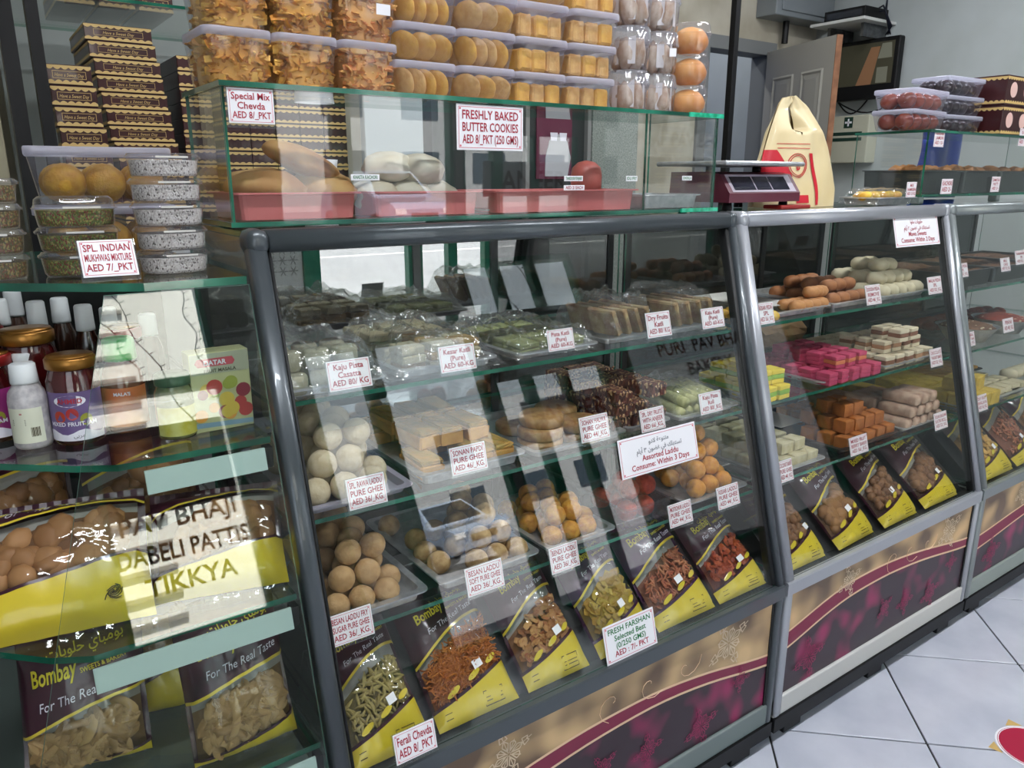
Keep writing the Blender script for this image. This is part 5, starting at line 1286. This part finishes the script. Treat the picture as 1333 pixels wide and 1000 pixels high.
pile('bendi_laddu', balls('laddu', .0225, BENDI, .08), .872, 1.035, 1.09, 1.33, z3 + .003, .0225, 'rough golden bendi laddu on the lower shelf', 'bendi laddu', layers=2)
plastic_box = clear('clear_box_plastic', (244, 244, 246), .06, .04, .04)
def clear_tray(label, x0, x1, y0, y1, z, h): return tray('clear_tray', label, x0, x1, y0, y1, z, h, plastic_box, .006, .9)
clear_tray('clear plastic tray of red motichur laddu', 1.068, 1.225, 1.075, 1.27, z3, .045)
pile('motichur_laddu', balls('laddu', .0245, MOTI), 1.08, 1.215, 1.085, 1.26, z3 + .003, .0245, 'red motichur laddu in the clear tray on the lower shelf', 'red motichur laddu', layers=2)
tray('steel_tray', 'steel tray under the yellow kesar laddu at the right of the lower shelf', 1.262, 1.478, 1.085, 1.32, z3, .014, STEEL, .010, .7, group='steel trays')
pile('kesar_laddu', balls('laddu', .0235, KES), 1.30, 1.47, 1.10, 1.30, z3 + .003, .0235, 'orange yellow kesar laddu in the pyramid at the right end', 'kesar laddu', layers=4, lean=False)
KAT = pm('pale_katli', (190, 180, 150), .6, col2=(172, 160, 126), scale=50)
clear_tray('clear plastic tray of pale katli behind the kesar laddu', 1.36, 1.49, 1.40, 1.56, z3, .08)
for k in range(6): put('katli_piece', block(.05, .05, .012, KAT, .003, 'katli'), (1.385 + .016 * k, 1.47, z3 + .028), 'pale katli slice in the clear tray behind the kesar laddu', 'sweet', 'katli slices behind the kesar laddu', rot=(0, 1.2, .2))
# middle shelf
tray('plastic_tray', 'pale tray under the white rawa laddu on the middle shelf', .392, .595, 1.135, 1.50, z2, .016, pm('lilac_tray', (150, 146, 160), .4), .010, .7)
pile('rawa_laddu', balls('laddu', .0255, RAWA), .40, .59, 1.14, 1.49, z2 + .003, .0255, 'pale cream rawa laddu ball on the middle shelf', 'rawa laddu', layers=3)
tray('steel_tray', 'steel tray of papdi sweets on the middle shelf', .61, .845, 1.14, 1.52, z2, .024, STEEL, .012, .7, group='steel trays')
PAP = pm('papdi_green_top', (150, 128, 66), .7, col2=(178, 136, 64), scale=50, bump=.4, bscale=120)
PAPB = pm('papdi_base', (206, 158, 84), .7, col2=(190, 140, 70), scale=40)
def papdi():
    mb = MB().soft(-.023, .023, -.049, .049, 0, .026, .003, 2, mi=0).soft(-.0225, .0225, -.0485, .0485, .0262, .036, .004, 2, mi=1)
    mb.v = [(x + rr(-.002, .002), y + rr(-.002, .002), max(0, z + rr(-.0025, .0025))) for x, y, z in mb.v]; return mb.mesh('papdi', [PAPB, PAP])
pap = [papdi() for _ in range(3)]
grid_of('papdi_sweet', pap, .622, .835, 1.155, 1.505, z2 + .003, 4, 3, .036, 'golden papdi block with crushed green topping on the middle shelf', 'papdi sweets', layers=2, rz=0, keep=.92)
tray('steel_tray', 'steel tray of sohan halwa slabs on the middle shelf', .862, 1.115, 1.14, 1.42, z2, .016, STEEL, .010, .7, group='steel trays')
HAL = pm('sohan_halwa', (140, 96, 56), .5, col2=(176, 140, 90), scale=50, coat=.4, bump=.3)
hal = [MB().lathe([(.044, 0), (.048, .004), (.048, .018), (.043, .022)], 22).mesh('halwa', HAL, True)]
for k, (x, y, L) in enumerate(((.92, 1.20, 0), (1.02, 1.19, 0), (.92, 1.20, 1), (1.02, 1.19, 1), (.94, 1.31, 0), (1.04, 1.30, 0), (.93, 1.21, 2), (1.04, 1.30, 1))): put('sohan_halwa', hal[0], (x, y, z2 + .003 + .0225 * L), 'round flat sohan halwa disc on the middle shelf', 'sweet', 'sohan halwa discs', rot=(0, 0, k))
tray('steel_tray', 'steel tray of anjeer nut blocks on the middle shelf', 1.125, 1.262, 1.15, 1.44, z2, .014, STEEL, .008, .7, group='steel trays')
ANJ = seeds('nut_studded_block', (92, 40, 26), (62, 26, 20), (186, 150, 108), 200)
anj = [block(.05, .075, .03, ANJ, .004, 'nut_block', .003) for _ in range(3)]
grid_of('nut_block', anj, 1.10, 1.265, 1.165, 1.43, z2 + .003, 3, 3, .0305, 'dark red brown nut-studded block on the middle shelf', 'nut blocks', layers=3, shrink=0, keep=.88)
tr = tray('steel_tray', 'steel tray of wrapped pista rolls at the right of the middle shelf', 1.275, 1.485, 1.135, 1.42, z2, .014, STEEL, .010, .7, group='steel trays')
ROL = pm('pale_green_roll', (196, 192, 142), .6, col2=(168, 168, 110), scale=60)
rol = MB().tube([(0, -.075, 0), (0, .075, 0)], .0125, 12).mesh('roll', ROL, True)
for L in range(2):
    for k in range(6 - L): put('pista_roll', rol, (1.32 + .0255 * k + .0128 * L, 1.235, z2 + .016 + .0225 * L), 'pale green pista roll under clear wrap on the middle shelf' + LAY[L], 'sweet', 'pista rolls', rot=(0, 0, -.25))
film_over(tr, .22, .25, .052, .016, 9)
# top shelf
tr = tray('steel_tray', 'steel tray of grey white casatta cups under clear wrap at the left', .388, .575, 1.185, 1.46, z1_, .016, STEEL, .012, .7, group='steel trays')
CAS = pm('grey_white_casatta', (172, 168, 148), .6, col2=(158, 152, 128), scale=30)
cas = MB().lathe([(.021, 0), (.0235, .004), (.0225, .028), (.020, .032)], 20).mesh('casatta', CAS, True)
for L in range(2):
    for i in range(3):
        for j in range(3 if L == 0 else 2): put('casatta', cas, (.418 + .052 * i, 1.22 + .056 * j + .03 * L, z1_ + .003 + .0325 * L), 'grey white round casatta sweet at the left of the top shelf' + LAY[L], 'sweet', 'casatta sweets', rot=(0, 0, i))
film_over(tr, .20, .28, .074, .018, 1)
tr = tray('steel_tray', 'steel tray of wrapped kesar katli on the top shelf', .60, .82, 1.20, 1.52, z1_, .018, STEEL, .012, .7, group='steel trays')
KK = pm('kesar_katli', (182, 146, 82), .6, col2=(160, 124, 64), scale=40)
kk = [block(.05, .05, .016, m, .003, 'katli') for m in (KK, KAT)]
grid_of('katli_piece', kk, .62, .80, 1.22, 1.50, z1_ + .003, 3, 4, .0165, 'flat katli diamond under wrap in the second tray of the top shelf', 'kesar katli', layers=3, shrink=0, keep=.9)
film_over(tr, .24, .34, .066, .028, 2)
tr = tray('steel_tray', 'steel tray of wrapped pista katli on the top shelf', .86, 1.08, 1.20, 1.50, z1_, .014, STEEL, .012, .7, group='steel trays')
PK = pm('pista_katli', (156, 160, 108), .6, col2=(132, 138, 84), scale=40)
grid_of('katli_piece', [block(.05, .05, .012, PK, .003, 'katli')], .88, 1.06, 1.22, 1.46, z1_ + .003, 3, 4, .0125, 'green katli slice under wrap on the top shelf', 'pista katli', layers=2, shrink=0)
film_over(tr, .23, .31, .045, .022, 4)
SLI = pm('katli_slice', (188, 166, 122), .6, col2=(150, 112, 84), scale=25)
for nm, xa, xb, lb, sd in (('dry fruit', 1.105, 1.265, 'upright dry fruit katli slice in clear wrap', 5), ('kaju', 1.30, 1.475, 'upright kaju katli slice in clear wrap at the right of the top shelf', 6)):
    tr = tray('steel_tray', 'steel tray of upright %s katli slices in clear wrap' % nm, xa, xb, 1.21, 1.40, z1_, .014, STEEL, .010, .7, group='steel trays')
    s = [block(.062, .075, .013, SLI, .003, 'slice', .0015) for _ in range(2)]
    for k in range(8): put('katli_slice', RND.choice(s), (xa + .032 + (xb - xa - .06) * (k % 4) / 3, 1.26 + .075 * (k // 4), z1_ + .040), lb, 'sweet', nm + ' katli slices', rot=(0, 1.15, .15))
    film_over(tr, xb - xa + .012, .2, .092, .016, sd)
# price tags of the nearest counter
T = [(['Kaju Pista', 'Casatta', 'AED 80/ KG'], (429.7, 511), (479.5, 464), 'price tag for kaju pista casatta'),
     (['Kesar Katli', '(Pure)', 'AED 60-KG'], (575, 486.7), (616, 446), 'price tag for kesar katli'),
     (['Pista Katli', '(Pure)', 'AED 60-KG'], (715, 458.6), (745, 426), 'price tag for pista katli'),
     (['Dry Fruits', 'Katli', 'AED 80/ KG'], (844, 441), (870.8, 404), 'price tag for dry fruits katli'),
     (['Kaju Katli', '(Pure)', 'AED 60-KG'], (915.5, 429), (940.5, 398.6), 'price tag for kaju katli'),
     (['SPL. RAWA LADDU', 'PURE GHEE', 'AED 36/_KG.'], (455.6, 665.8), (499, 614), 'price tag for rawa laddu'),
     (['SONAN PAPDI', 'PURE GHEE', 'AED 46/_KG.'], (589.6, 620.4), (630.4, 574), 'price tag for sonan papdi'),
     (['SOHAN HALWA', 'PURE GHEE', 'AED 44/_KG.'], (757.8, 577.8), (790, 536.5), 'price tag for sohan halwa'),
     (['SPL. DRY FRUITS', 'WITH ANJEER', 'AED 66/_KG.'], (836, 564.6), (863, 527.6), 'price tag for dry fruits with anjeer'),
     (['Kaju Pista', 'Roll', 'AED 80/_KG'], (913, 541), (937.6, 507), 'price tag for kaju pista roll'),
     (['BESAN LADDU FRY', 'SUGAR PURE GHEE', 'AED 36/_KG.'], (432, 845), (482, 785.8), 'price tag for fried besan laddu'),
     (['BESAN LADDU', 'SOFT PURE GHEE', 'AED 36/_KG.'], (610, 778.8), (652, 726), 'price tag for soft besan laddu'),
     (['BENDI LADDU', 'PURE GHEE', 'AED 36/_KG.'], (719, 749), (750.6, 702.7), 'price tag for bendi laddu'),
     (['MOTICHUR LADDU', 'PURE GHEE', 'AED 44/_KG.'], (873, 688.8), (898.6, 649), 'price tag for motichur laddu'),
     (['KESAR LADDU', 'PURE GHEE', 'AED 44/_KG.'], (936, 665), (960, 627), 'price tag for kesar laddu')]
for ls, a, b, lb in T: sign(ls, a, b, lb + ' on the front glass edge')
sign([arabic('\u0645\u062a\u0646\u0648\u0639\u0629 \u0644\u0627\u062f\u0648'), arabic('\u062a\u0633\u062a\u0647\u0644\u0643 \u0641\u064a \u063a\u0636\u0648\u0646 \u0663 \u0623\u064a\u0627\u0645'), 'Assorted Laddu', 'Consume: Within 3 Days'], (810.6, 625.8), (903.7, 548.5), 'wide white assorted laddu notice with two Arabic lines', off=-.003, inks=[GINK, GINK, REDINK, REDINK], holder=False, name='sign', cat='sign', sizes=[.8, .8, 1, 1])
sign(['Ferali Chevda', 'AED 8/_PKT'], (517, 997.7), (563.8, 935), 'price tag for ferali chevda standing before the pouches', off=-.032, name='sign', cat='sign')
sign(['FRESH FARSHAN', 'Selected Best', '(0/250 GMS)', 'AED : 7/- PKT'], (791, 868), (849.5, 789.7), 'green and red lettered fresh farshan sign on the glass', off=-.003, inks=[GREENINK, GREENINK, GREENINK, REDINK], holder=False, name='sign', cat='sign')

# ================================================================== middle counter
PEDA = pm('tan_peda', (198, 140, 86), .6, col2=(176, 116, 66), scale=40, bump=.2)
BRP = pm('brown_peda', (166, 106, 60), .6, col2=(140, 84, 46), scale=30, bump=.2)
WHP = pm('white_peda', (204, 194, 166), .6, col2=(188, 174, 142), scale=30, bump=.15)
def capsule(r, L, mat, n='peda'):
    return MB().tube([(0, -L / 2 + r * .1, 0), (0, -L / 2 + r * .5, 0), (0, -L / 2 + r, 0), (0, L / 2 - r, 0), (0, L / 2 - r * .5, 0), (0, L / 2 - r * .1, 0)], [r * .45, r * .86, r, r, r * .86, r * .45], 12).mesh(n, mat, True)
tray('steel_tray', 'steel tray with paper and tan pedas on the top shelf of the middle counter', 1.69, 1.93, 1.20, 1.52, z1_, .016, STEEL, .012, .7, group='steel trays')
o = MB().soft(1.70, 1.85, 1.26, 1.51, z1_ + .0195, z1_ + .0215, .0008).build('paper_sheet', PAPER); tag(o, 'sheet of white paper over the tan pedas', 'paper')
pd_ = capsule(.016, .05, PEDA)
for k in range(8): put('tan_peda', pd_, (1.80 + .035 * (k % 4), 1.225 + .035 * (k // 4), z1_ + .02), 'tan peda at the front of the paper-lined tray', 'sweet', 'tan pedas', rot=(0, 0, 1.3))
for k in range(3): put('tan_peda', pd_, (1.88 + .02 * k, 1.24, z1_ + .05), 'tan peda at the front of the paper-lined tray', 'sweet', 'tan pedas', rot=(0, 0, 1.2))
YP = pm('yellow_peda', (222, 184, 70), .6, col2=(200, 150, 50), scale=40)
yp = ball_mesh('peda', .022, YP, .6, .08, 1, 2)
for k in range(9): put('yellow_peda', yp, (1.575 + .042 * (k % 3), 1.20 + .045 * (k // 3), z1_ + .014), 'yellow flat peda at the left of the middle counter', 'sweet', 'yellow pedas')
for k in range(2): put('orange_peda', ball_mesh('peda', .024, PEDA, .8, .08, 2, 2), (1.585 + .05 * k, 1.40, z1_ + .02), 'orange peda behind the yellow pedas', 'sweet', 'orange pedas')
tray('steel_tray', 'steel tray of brown pedas on the top shelf of the middle counter', 1.94, 2.16, 1.20, 1.52, z1_, .016, STEEL, .012, .7, group='steel trays')
bp_ = capsule(.019, .055, BRP)
for L in range(2):
    for i in range(4 - L):
        for j in range(4 - L): put('brown_peda', bp_, (1.975 + .047 * i + .023 * L, 1.235 + .06 * j + .03 * L, z1_ + .022 + .033 * L), 'brown oblong peda on the top shelf of the middle counter' + LAY[L], 'sweet', 'brown pedas', rot=(0, 0, 1.4 + rr(-.2, .2)))
tray('steel_tray', 'steel tray of white pedas on the top shelf of the middle counter', 2.18, 2.45, 1.20, 1.50, z1_, .016, STEEL, .012, .7, group='steel trays')
wp_ = capsule(.021, .062, WHP)
for L, (nx, ny) in enumerate(((5, 4), (4, 3), (2, 2))):
    for i in range(nx):
        for j in range(ny): put('white_peda', wp_, (2.22 + .047 * i + .026 * L + (.03 if L == 2 else 0), 1.235 + .058 * j + .03 * L, z1_ + .024 + .034 * L), 'cream white peda in the heap at the right of the middle counter' + LAY[L], 'sweet', 'white pedas', rot=(0, 0, .5 + rr(-.3, .3)))
# second shelf
PINK = pm('pink_barfi', (196, 72, 104), .6, col2=(176, 54, 92), scale=30); ORG = pm('orange_barfi', (206, 122, 80), .6)
def layered(w, d, h, mats, name):
    mb = MB(); n = len(mats)
    for i in range(n): mb.soft(-w / 2 + rr(-.001, .001), w / 2, -d / 2, d / 2, h * i / n, h * (i + 1) / n - .0002, .002, 1, mi=i)
    return mb.mesh(name, mats)
tray('steel_tray', 'steel tray of pink barfi in the middle counter', 1.82, 2.11, 1.115, 1.44, z2, .014, STEEL, .012, .7, group='steel trays')
pk = [layered(.040, .042, .034, [PINK, PINK, PINK], 'barfi'), layered(.040, .042, .034, [PINK, ORG, PINK], 'barfi')]
for L in range(2):
    for i in range(5 - L * 2):
        for j in range(5 - L): put('pink_barfi', pk[1 if (j == 0 and L == 1) else 0], (1.855 + .053 * i + .06 * L, 1.15 + .056 * j + .02 * L, z2 + .003 + .0345 * L), 'bright pink barfi cube on the second shelf of the middle counter' + LAY[L], 'sweet', 'pink barfi', rot=(0, 0, rr(-.15, .15)))
LB, DB_, CRM = pm('light_brown_barfi', (170, 126, 92), .6), pm('dark_brown_barfi', (128, 82, 56), .6), pm('cream_barfi', (214, 200, 172), .6)
sq = [layered(.043, .041, .036, [CRM, DB_, CRM], 'barfi'), layered(.043, .041, .036, [CRM, LB, CRM], 'barfi')]
tray('steel_tray', 'steel tray of cream and brown layered barfi in the middle counter', 2.13, 2.42, 1.13, 1.48, z2, .014, STEEL, .012, .7, group='steel trays')
for L, (nx, ny) in enumerate(((5, 6), (4, 3), (2, 2))):
    for i in range(nx):
        for j in range(ny): put('layered_barfi', RND.choice(sq), (2.165 + .054 * i + .03 * L, 1.165 + .053 * j + .03 * L * (L < 2), z2 + .003 + .0365 * L), 'cream and brown layered barfi in the stepped heap' + LAY[L], 'sweet', 'layered barfi', rot=(0, 0, rr(-.1, .1)))
GRB, YLB = pm('green_layer', (140, 180, 60), .6), pm('yellow_layer', (222, 196, 50), .6)
gr = layered(.045, .05, .036, [YLB, GRB, YLB], 'barfi')
tray('steel_tray', 'steel tray of yellow and green barfi at the left of the middle counter', 1.55, 1.68, 1.12, 1.36, z2, .014, STEEL, .010, .7, group='steel trays')
for L in range(2):
    for i in range(2):
        for j in range(4 - L): put('yellow_green_barfi', gr, (1.585 + .052 * i, 1.15 + .056 * j + .02 * L, z2 + .003 + .0365 * L), 'yellow barfi with a green layer at the left of the middle counter' + LAY[L], 'sweet', 'yellow green barfi', rot=(0, 0, rr(-.15, .15)))
bp2 = thing('brown_paper_bag', 'crumpled brown paper bag lying at the back of the second shelf', 'paper bag', (2.15, 1.535, z2))
mb = MB(); mb.loft([[(-.11 + .22 * q, .04 * math.cos(a) * (1 + .2 * math.sin(5 * a + 6 * q)), .045 + .043 * math.sin(a) * (1 + .1 * math.sin(4 * a + 5 * q))) for a in [2 * math.pi * i / 16 for i in range(16)]] for q in [k / 6 for k in range(7)]]); mb.build('bag', pm('kraft_paper', (150, 118, 80), .8, col2=(128, 98, 64), scale=10), bp2)
# third shelf
WBF = pm('white_barfi', (196, 186, 152), .6, col2=(176, 164, 124), scale=40)
wb = [block(.05, .045, .03, WBF, .003, 'barfi') for _ in range(2)]
tray('steel_tray', 'steel tray of white barfi on the third shelf of the middle counter', 1.56, 1.80, 1.08, 1.44, z3, .014, STEEL, .012, .7, group='steel trays')
grid_of('white_barfi', wb, 1.575, 1.79, 1.10, 1.43, z3 + .003, 4, 6, .0305, 'cream white barfi block at the left of the third shelf', 'white barfi', layers=2, keep=.85)
CAR = pm('caramel_barfi', (176, 106, 46), .55, col2=(150, 84, 32), scale=30, bump=.2)
cr = [block(.040, .041, .036, CAR, .003, 'barfi') for _ in range(2)]
tray('black_tray', 'dark tray of caramel barfi on the third shelf of the middle counter', 1.87, 2.17, 1.085, 1.46, z3, .016, pm('dark_tray', (46, 42, 40), .4), .012, .7)
for L, (nx, ny) in enumerate(((5, 6), (4, 3), (2, 2))):
    for i in range(nx):
        for j in range(ny):
            if L == 0 and i < 2 and j > 2: continue
            put('caramel_barfi', RND.choice(cr), (1.925 + .051 * i + .03 * L, 1.12 + .053 * j + .025 * L, z3 + .003 + .0365 * L), 'caramel brown nut-topped barfi cube on the third shelf' + LAY[L], 'sweet', 'caramel barfi', rot=(0, 0, rr(-.12, .12)))
o = MB().soft(1.89, 2.01, 1.30, 1.45, z3 + .02, z3 + .022, .0008).build('paper_sheet', PAPER); o.rotation_euler = (0, 0, 0); tag(o, 'white paper sheet at the back of the caramel barfi tray', 'paper')
RL = pm('pinkish_white_roll', (196, 168, 146), .6, col2=(150, 112, 92), scale=25)
rl = MB().soft(-.02, .02, -.055, .055, 0, .034, .010, 3).mesh('roll', RL, True)
tray('steel_tray', 'steel tray of brown white rolls on the third shelf of the middle counter', 2.19, 2.43, 1.09, 1.46, z3, .014, STEEL, .012, .7, group='steel trays')
for L, (nx, ny) in enumerate(((5, 3), (4, 2), (3, 1))):
    for i in range(nx):
        for j in range(ny): put('milk_roll', rl, (2.225 + .044 * i + .02 * L, 1.15 + .115 * j, z3 + .003 + .0345 * L), 'brown and white milk roll stacked on the third shelf' + LAY[L], 'sweet', 'milk rolls', rot=(0, 0, .05))
YC = pm('yellow_crumb_cake', (200, 170, 66), .7, col2=(178, 150, 50), scale=60, bump=.4, bscale=160)
yc = [block(.06, .08, .045, YC, .004, 'cake', .002) for _ in range(2)]
for i in range(2):
    for j in range(3): put('yellow_cake', yc[j % 2], (2.40 + .055 * i, 1.36 + .085 * j, z3 + .003 + .0 if i or j else z3 + .018), 'yellow crumb cake block behind the milk rolls', 'cake', 'yellow crumb cakes', rot=(0, 0, rr(-.1, .1)))
UT = [(['KESAR PEDA', 'SPL', 'AED 56/_KG.'], (989, 423.5), (1005.4, 393), 'price tag for kesar peda at the left of the middle counter'),
      (['DOODH PEDA', 'REMOVE', 'AED 46/_KG.'], (1129, 398), (1145, 369.4), 'price tag before the brown pedas'),
      (['MALAI PEDA', 'SPL', 'AED 52/_KG.'], (1209.5, 384), (1224.5, 359), 'price tag before the white pedas'),
      (['CHOCOLATE', 'WALNUT BARFI', 'AED 52/_KG.'], (1212.5, 479), (1225, 452), 'price tag before the layered barfi'),
      (['MIXED FRUIT', 'BERRY BARFI', 'AED 56/_KG.'], (1108, 595), (1128, 563.6), 'price tag in a clear stand before the caramel barfi'),
      (['KESAR BADAM', 'KATRI ROLL', 'AED 52/_KG.'], (1218, 561.4), (1231.6, 534), 'price tag before the milk rolls'),
      (['COCONUT BARFI', 'PURE GHEE', 'AED 44/_KG.'], (1016, 630), (1030, 596), 'price tag before the white barfi'),
      (['DRY FRUIT', 'BAKLAVA', 'AED 56/_KG.'], (1273.6, 537), (1284, 511.8), 'price tag low in the farthest counter'),
      (['MALAI PEDA', 'SPL', 'AED 52/_KG.'], (1247, 362), (1259, 342), 'price tag at the left of the farthest counter top shelf'),
      (['MILK', 'CAKE', 'AED 52/_KG.'], (1304, 354), (1314, 335), 'price tag second along the farthest counter top shelf'),
      (['KALAKAND', 'SPL', 'AED 52/_KG.'], (1323, 345), (1336, 325), 'price tag at the right picture edge on the top shelf'),
      (['OATMEAL', 'WALNUT BAR', 'AED 56/_KG.'], (1256, 453), (1268, 431), 'price tag left on the second shelf of the farthest counter'),
      (['PINNI', 'AED 48/_KG.'], (1307, 434), (1318.5, 413), 'price tag before the steel bowl of brown crumble')]
for ls, a, b, lb in UT: sign(ls, a, b, lb)
sign([arabic('\u062d\u0644\u0648\u064a\u0627\u062a \u0645\u0627\u0648\u0627'), arabic('\u062a\u0633\u062a\u0647\u0644\u0643 \u0641\u064a \u063a\u0636\u0648\u0646 \u0662 \u0623\u064a\u0627\u0645'), 'Mawa Sweets', 'Consume: Within 2 Days'], (1167, 322.7), (1219.4, 279), 'white mawa sweets notice with two Arabic lines', off=-.003, holder=False, name='sign', cat='sign', sizes=[.8, .8, 1, 1])

# ================================================================== farthest counter
CRUM = pm('brown_crumble', (120, 84, 58), .7, col2=(92, 60, 40), scale=60, bump=.6, bscale=120)
for k, (a, b) in enumerate(((2.58, 2.90), (2.91, 3.23), (3.24, 3.56))):
    t = tray('metal_tray', ['first', 'second', 'third'][k] + ' deep dark metal tray on the top shelf of the farthest counter', a, b, 1.21, 1.55, z1_, .055, DT, .008, .85, group='deep trays of the farthest counter')
    mb = MB(); n = 12; v = [((i / n - .5) * (b - a - .03), (j / n - .5) * .31, .046 + .012 * mnoise.noise(Vector((i * .6, j * .6, k)))) for i in range(n + 1) for j in range(n + 1)]
    o = mb.add(v, [(i * 13 + j, (i + 1) * 13 + j, (i + 1) * 13 + j + 1, i * 13 + j + 1) for i in range(n) for j in range(n)]).build('contents', CRUM, t); tag(o, kind='stuff')
RSW = pm('red_brown_sweet', (150, 62, 40), .55, col2=(120, 40, 30), scale=30, bump=.2)
rsw = ball_mesh('sweet', .026, RSW, .8, .12, 1, 2)
tray('metal_tray', 'flat tray of red brown sweets on the second shelf of the farthest counter', 2.78, 3.40, 1.32, 1.58, z2, .014, DT, .01, .7)
for k in range(24): put('red_sweet', rsw, (2.82 + .048 * (k % 12), 1.36 + .05 * (k // 12) + rr(-.01, .01), z2 + .024), 'red brown sweet on the second shelf of the farthest counter', 'sweet', 'red brown sweets')
for k, (cx, r_, m, lb) in enumerate(((2.80, .10, CRUM, 'steel bowl of brown crumble with white nuts'), (3.06, .10, RSW, 'steel bowl of red brown sweets beside the crumble bowl'))):
    t = thing('steel_bowl', lb, 'bowl', (cx, 1.23, z2))
    MB().lathe([(r_ * .6, 0), (r_ * .8, .03), (r_ * .95, .05), (r_, .052), (r_ * .93, .05), (r_ * .7, .02)], 32).build('bowl', STEEL, t, True)
    mb = MB().lathe([(r_ * .9, .044), (r_ * .7, .056), (r_ * .4, .064), (r_ * .1, .068)], 28); tag(mb.build('contents', m, t, True), kind='stuff')
    mb = MB()
    for q in range(26):
        a, rad = rr(0, 6.28), r_ * .85 * math.sqrt(rr(0, 1)); p = piece('nut', .009); p.xform(Matrix.Translation((rad * math.cos(a), rad * math.sin(a), .068 - .02 * rad / r_))); mb.add(p.v, p.f)
    tag(mb.build('nut_topping', CRM, t), kind='stuff')
tray('steel_tray', 'steel tray of yellow cakes on the third shelf of the farthest counter', 2.57, 2.78, 1.09, 1.42, z3, .014, STEEL, .012, .7, group='steel trays')
for i in range(3):
    for j in range(4): put('yellow_cake', yc[j % 2], (2.61 + .065 * i, 1.14 + .085 * j - .02, z3 + .003), 'yellow crumb cake on the third shelf of the farthest counter', 'cake', 'yellow cakes of the farthest counter', rot=(0, 0, rr(-.1, .1)))
for i in range(2): put('yellow_cake', yc[0], (2.64 + .07 * i, 1.16, z3 + .0485), 'yellow crumb cake on the third shelf of the farthest counter', 'cake', 'yellow cakes of the farthest counter', rot=(0, 0, .1))
tray('steel_tray', 'steel tray of pale flat squares on the third shelf of the farthest counter', 2.80, 3.06, 1.09, 1.30, z3, .014, STEEL, .012, .7, group='steel trays')
grid_of('pale_square', [block(.052, .052, .014, pm('pale_square', (196, 184, 150), .6), .003, 'square')], 2.815, 3.045, 1.10, 1.29, z3 + .003, 4, 3, .0145, 'pale flat sweet square on the third shelf of the farthest counter', 'pale flat squares', layers=2, shrink=0, keep=.9)
tray('black_tray', 'dark tray of golden squares on the third shelf of the farthest counter', 2.80, 3.20, 1.32, 1.56, z3, .014, BLACK, .012, .7)
grid_of('golden_square', [block(.052, .052, .02, pm('golden_square', (196, 152, 64), .6, col2=(176, 128, 50), scale=40), .003, 'square')], 2.815, 3.185, 1.335, 1.545, z3 + .003, 6, 4, .0205, 'golden sweet square in the dark tray of the farthest counter', 'golden squares', layers=1)
for i in range(5): put('white_roll', wp_, (3.12 + .045 * i, 1.20, z3 + .025), 'cream roll at the right picture edge on the third shelf', 'sweet', 'cream rolls', rot=(0, 0, .3))

# ================================================================== red round sticker on the floor
fs = thing('floor_sticker', 'red round floor sticker with a white ring and yellow corner tabs', 'floor sticker', at_z(1345, 975, 0.0))
FRr = .085
MB().lathe([(FRr, .0003), (FRr, .0009)], 40).build('ring', WHITE, fs)
MB().lathe([(FRr * .94, .0009), (FRr * .94, .0013)], 40).build('disc', pm('crimson_print', (176, 20, 62), .35), fs)
MB().lathe([(FRr * .885, .00132), (FRr * .885, .0015)], 40).build('disc', pm('crimson_print', (176, 20, 62), .35), fs)
mb = MB()
for i in range(40):
    a, b = 6.2832 * i / 40, 6.2832 * (i + 1) / 40; mb.add([(q * FRr * math.cos(c_), q * FRr * math.sin(c_), .0016) for q, c_ in ((.9, a), (.925, a), (.925, b), (.9, b))], [(0, 1, 2, 3)])
mb.build('white_ring', WHITE, fs)
for k in range(4):
    a = .9 + k * 1.5708; mb = MB(); c_ = Vector((math.cos(a), math.sin(a), 0)); n_ = Vector((-c_.y, c_.x, 0)); p = c_ * FRr * 1.02
    mb.add([p - n_ * .022 + Vector((0, 0, .0004)), p + n_ * .022 + Vector((0, 0, .0004)), p + c_ * .026 + Vector((0, 0, .0004))], [(0, 1, 2)]); mb.build('yellow_tab', pm('yellow_tab', (206, 170, 100), .5), fs)
mb = MB(); n = 14
mb.add([(-.03 + .02 * math.cos(6.2832 * i / n), -.035 + .008 * math.sin(6.2832 * i / n), .0018) for i in range(n)], [tuple(range(n))]); mb.build('white_mark', WHITE, fs)

bpy.data.objects.remove(_to); bpy.data.curves.remove(_tc); bpy.data.scenes.remove(_ts)
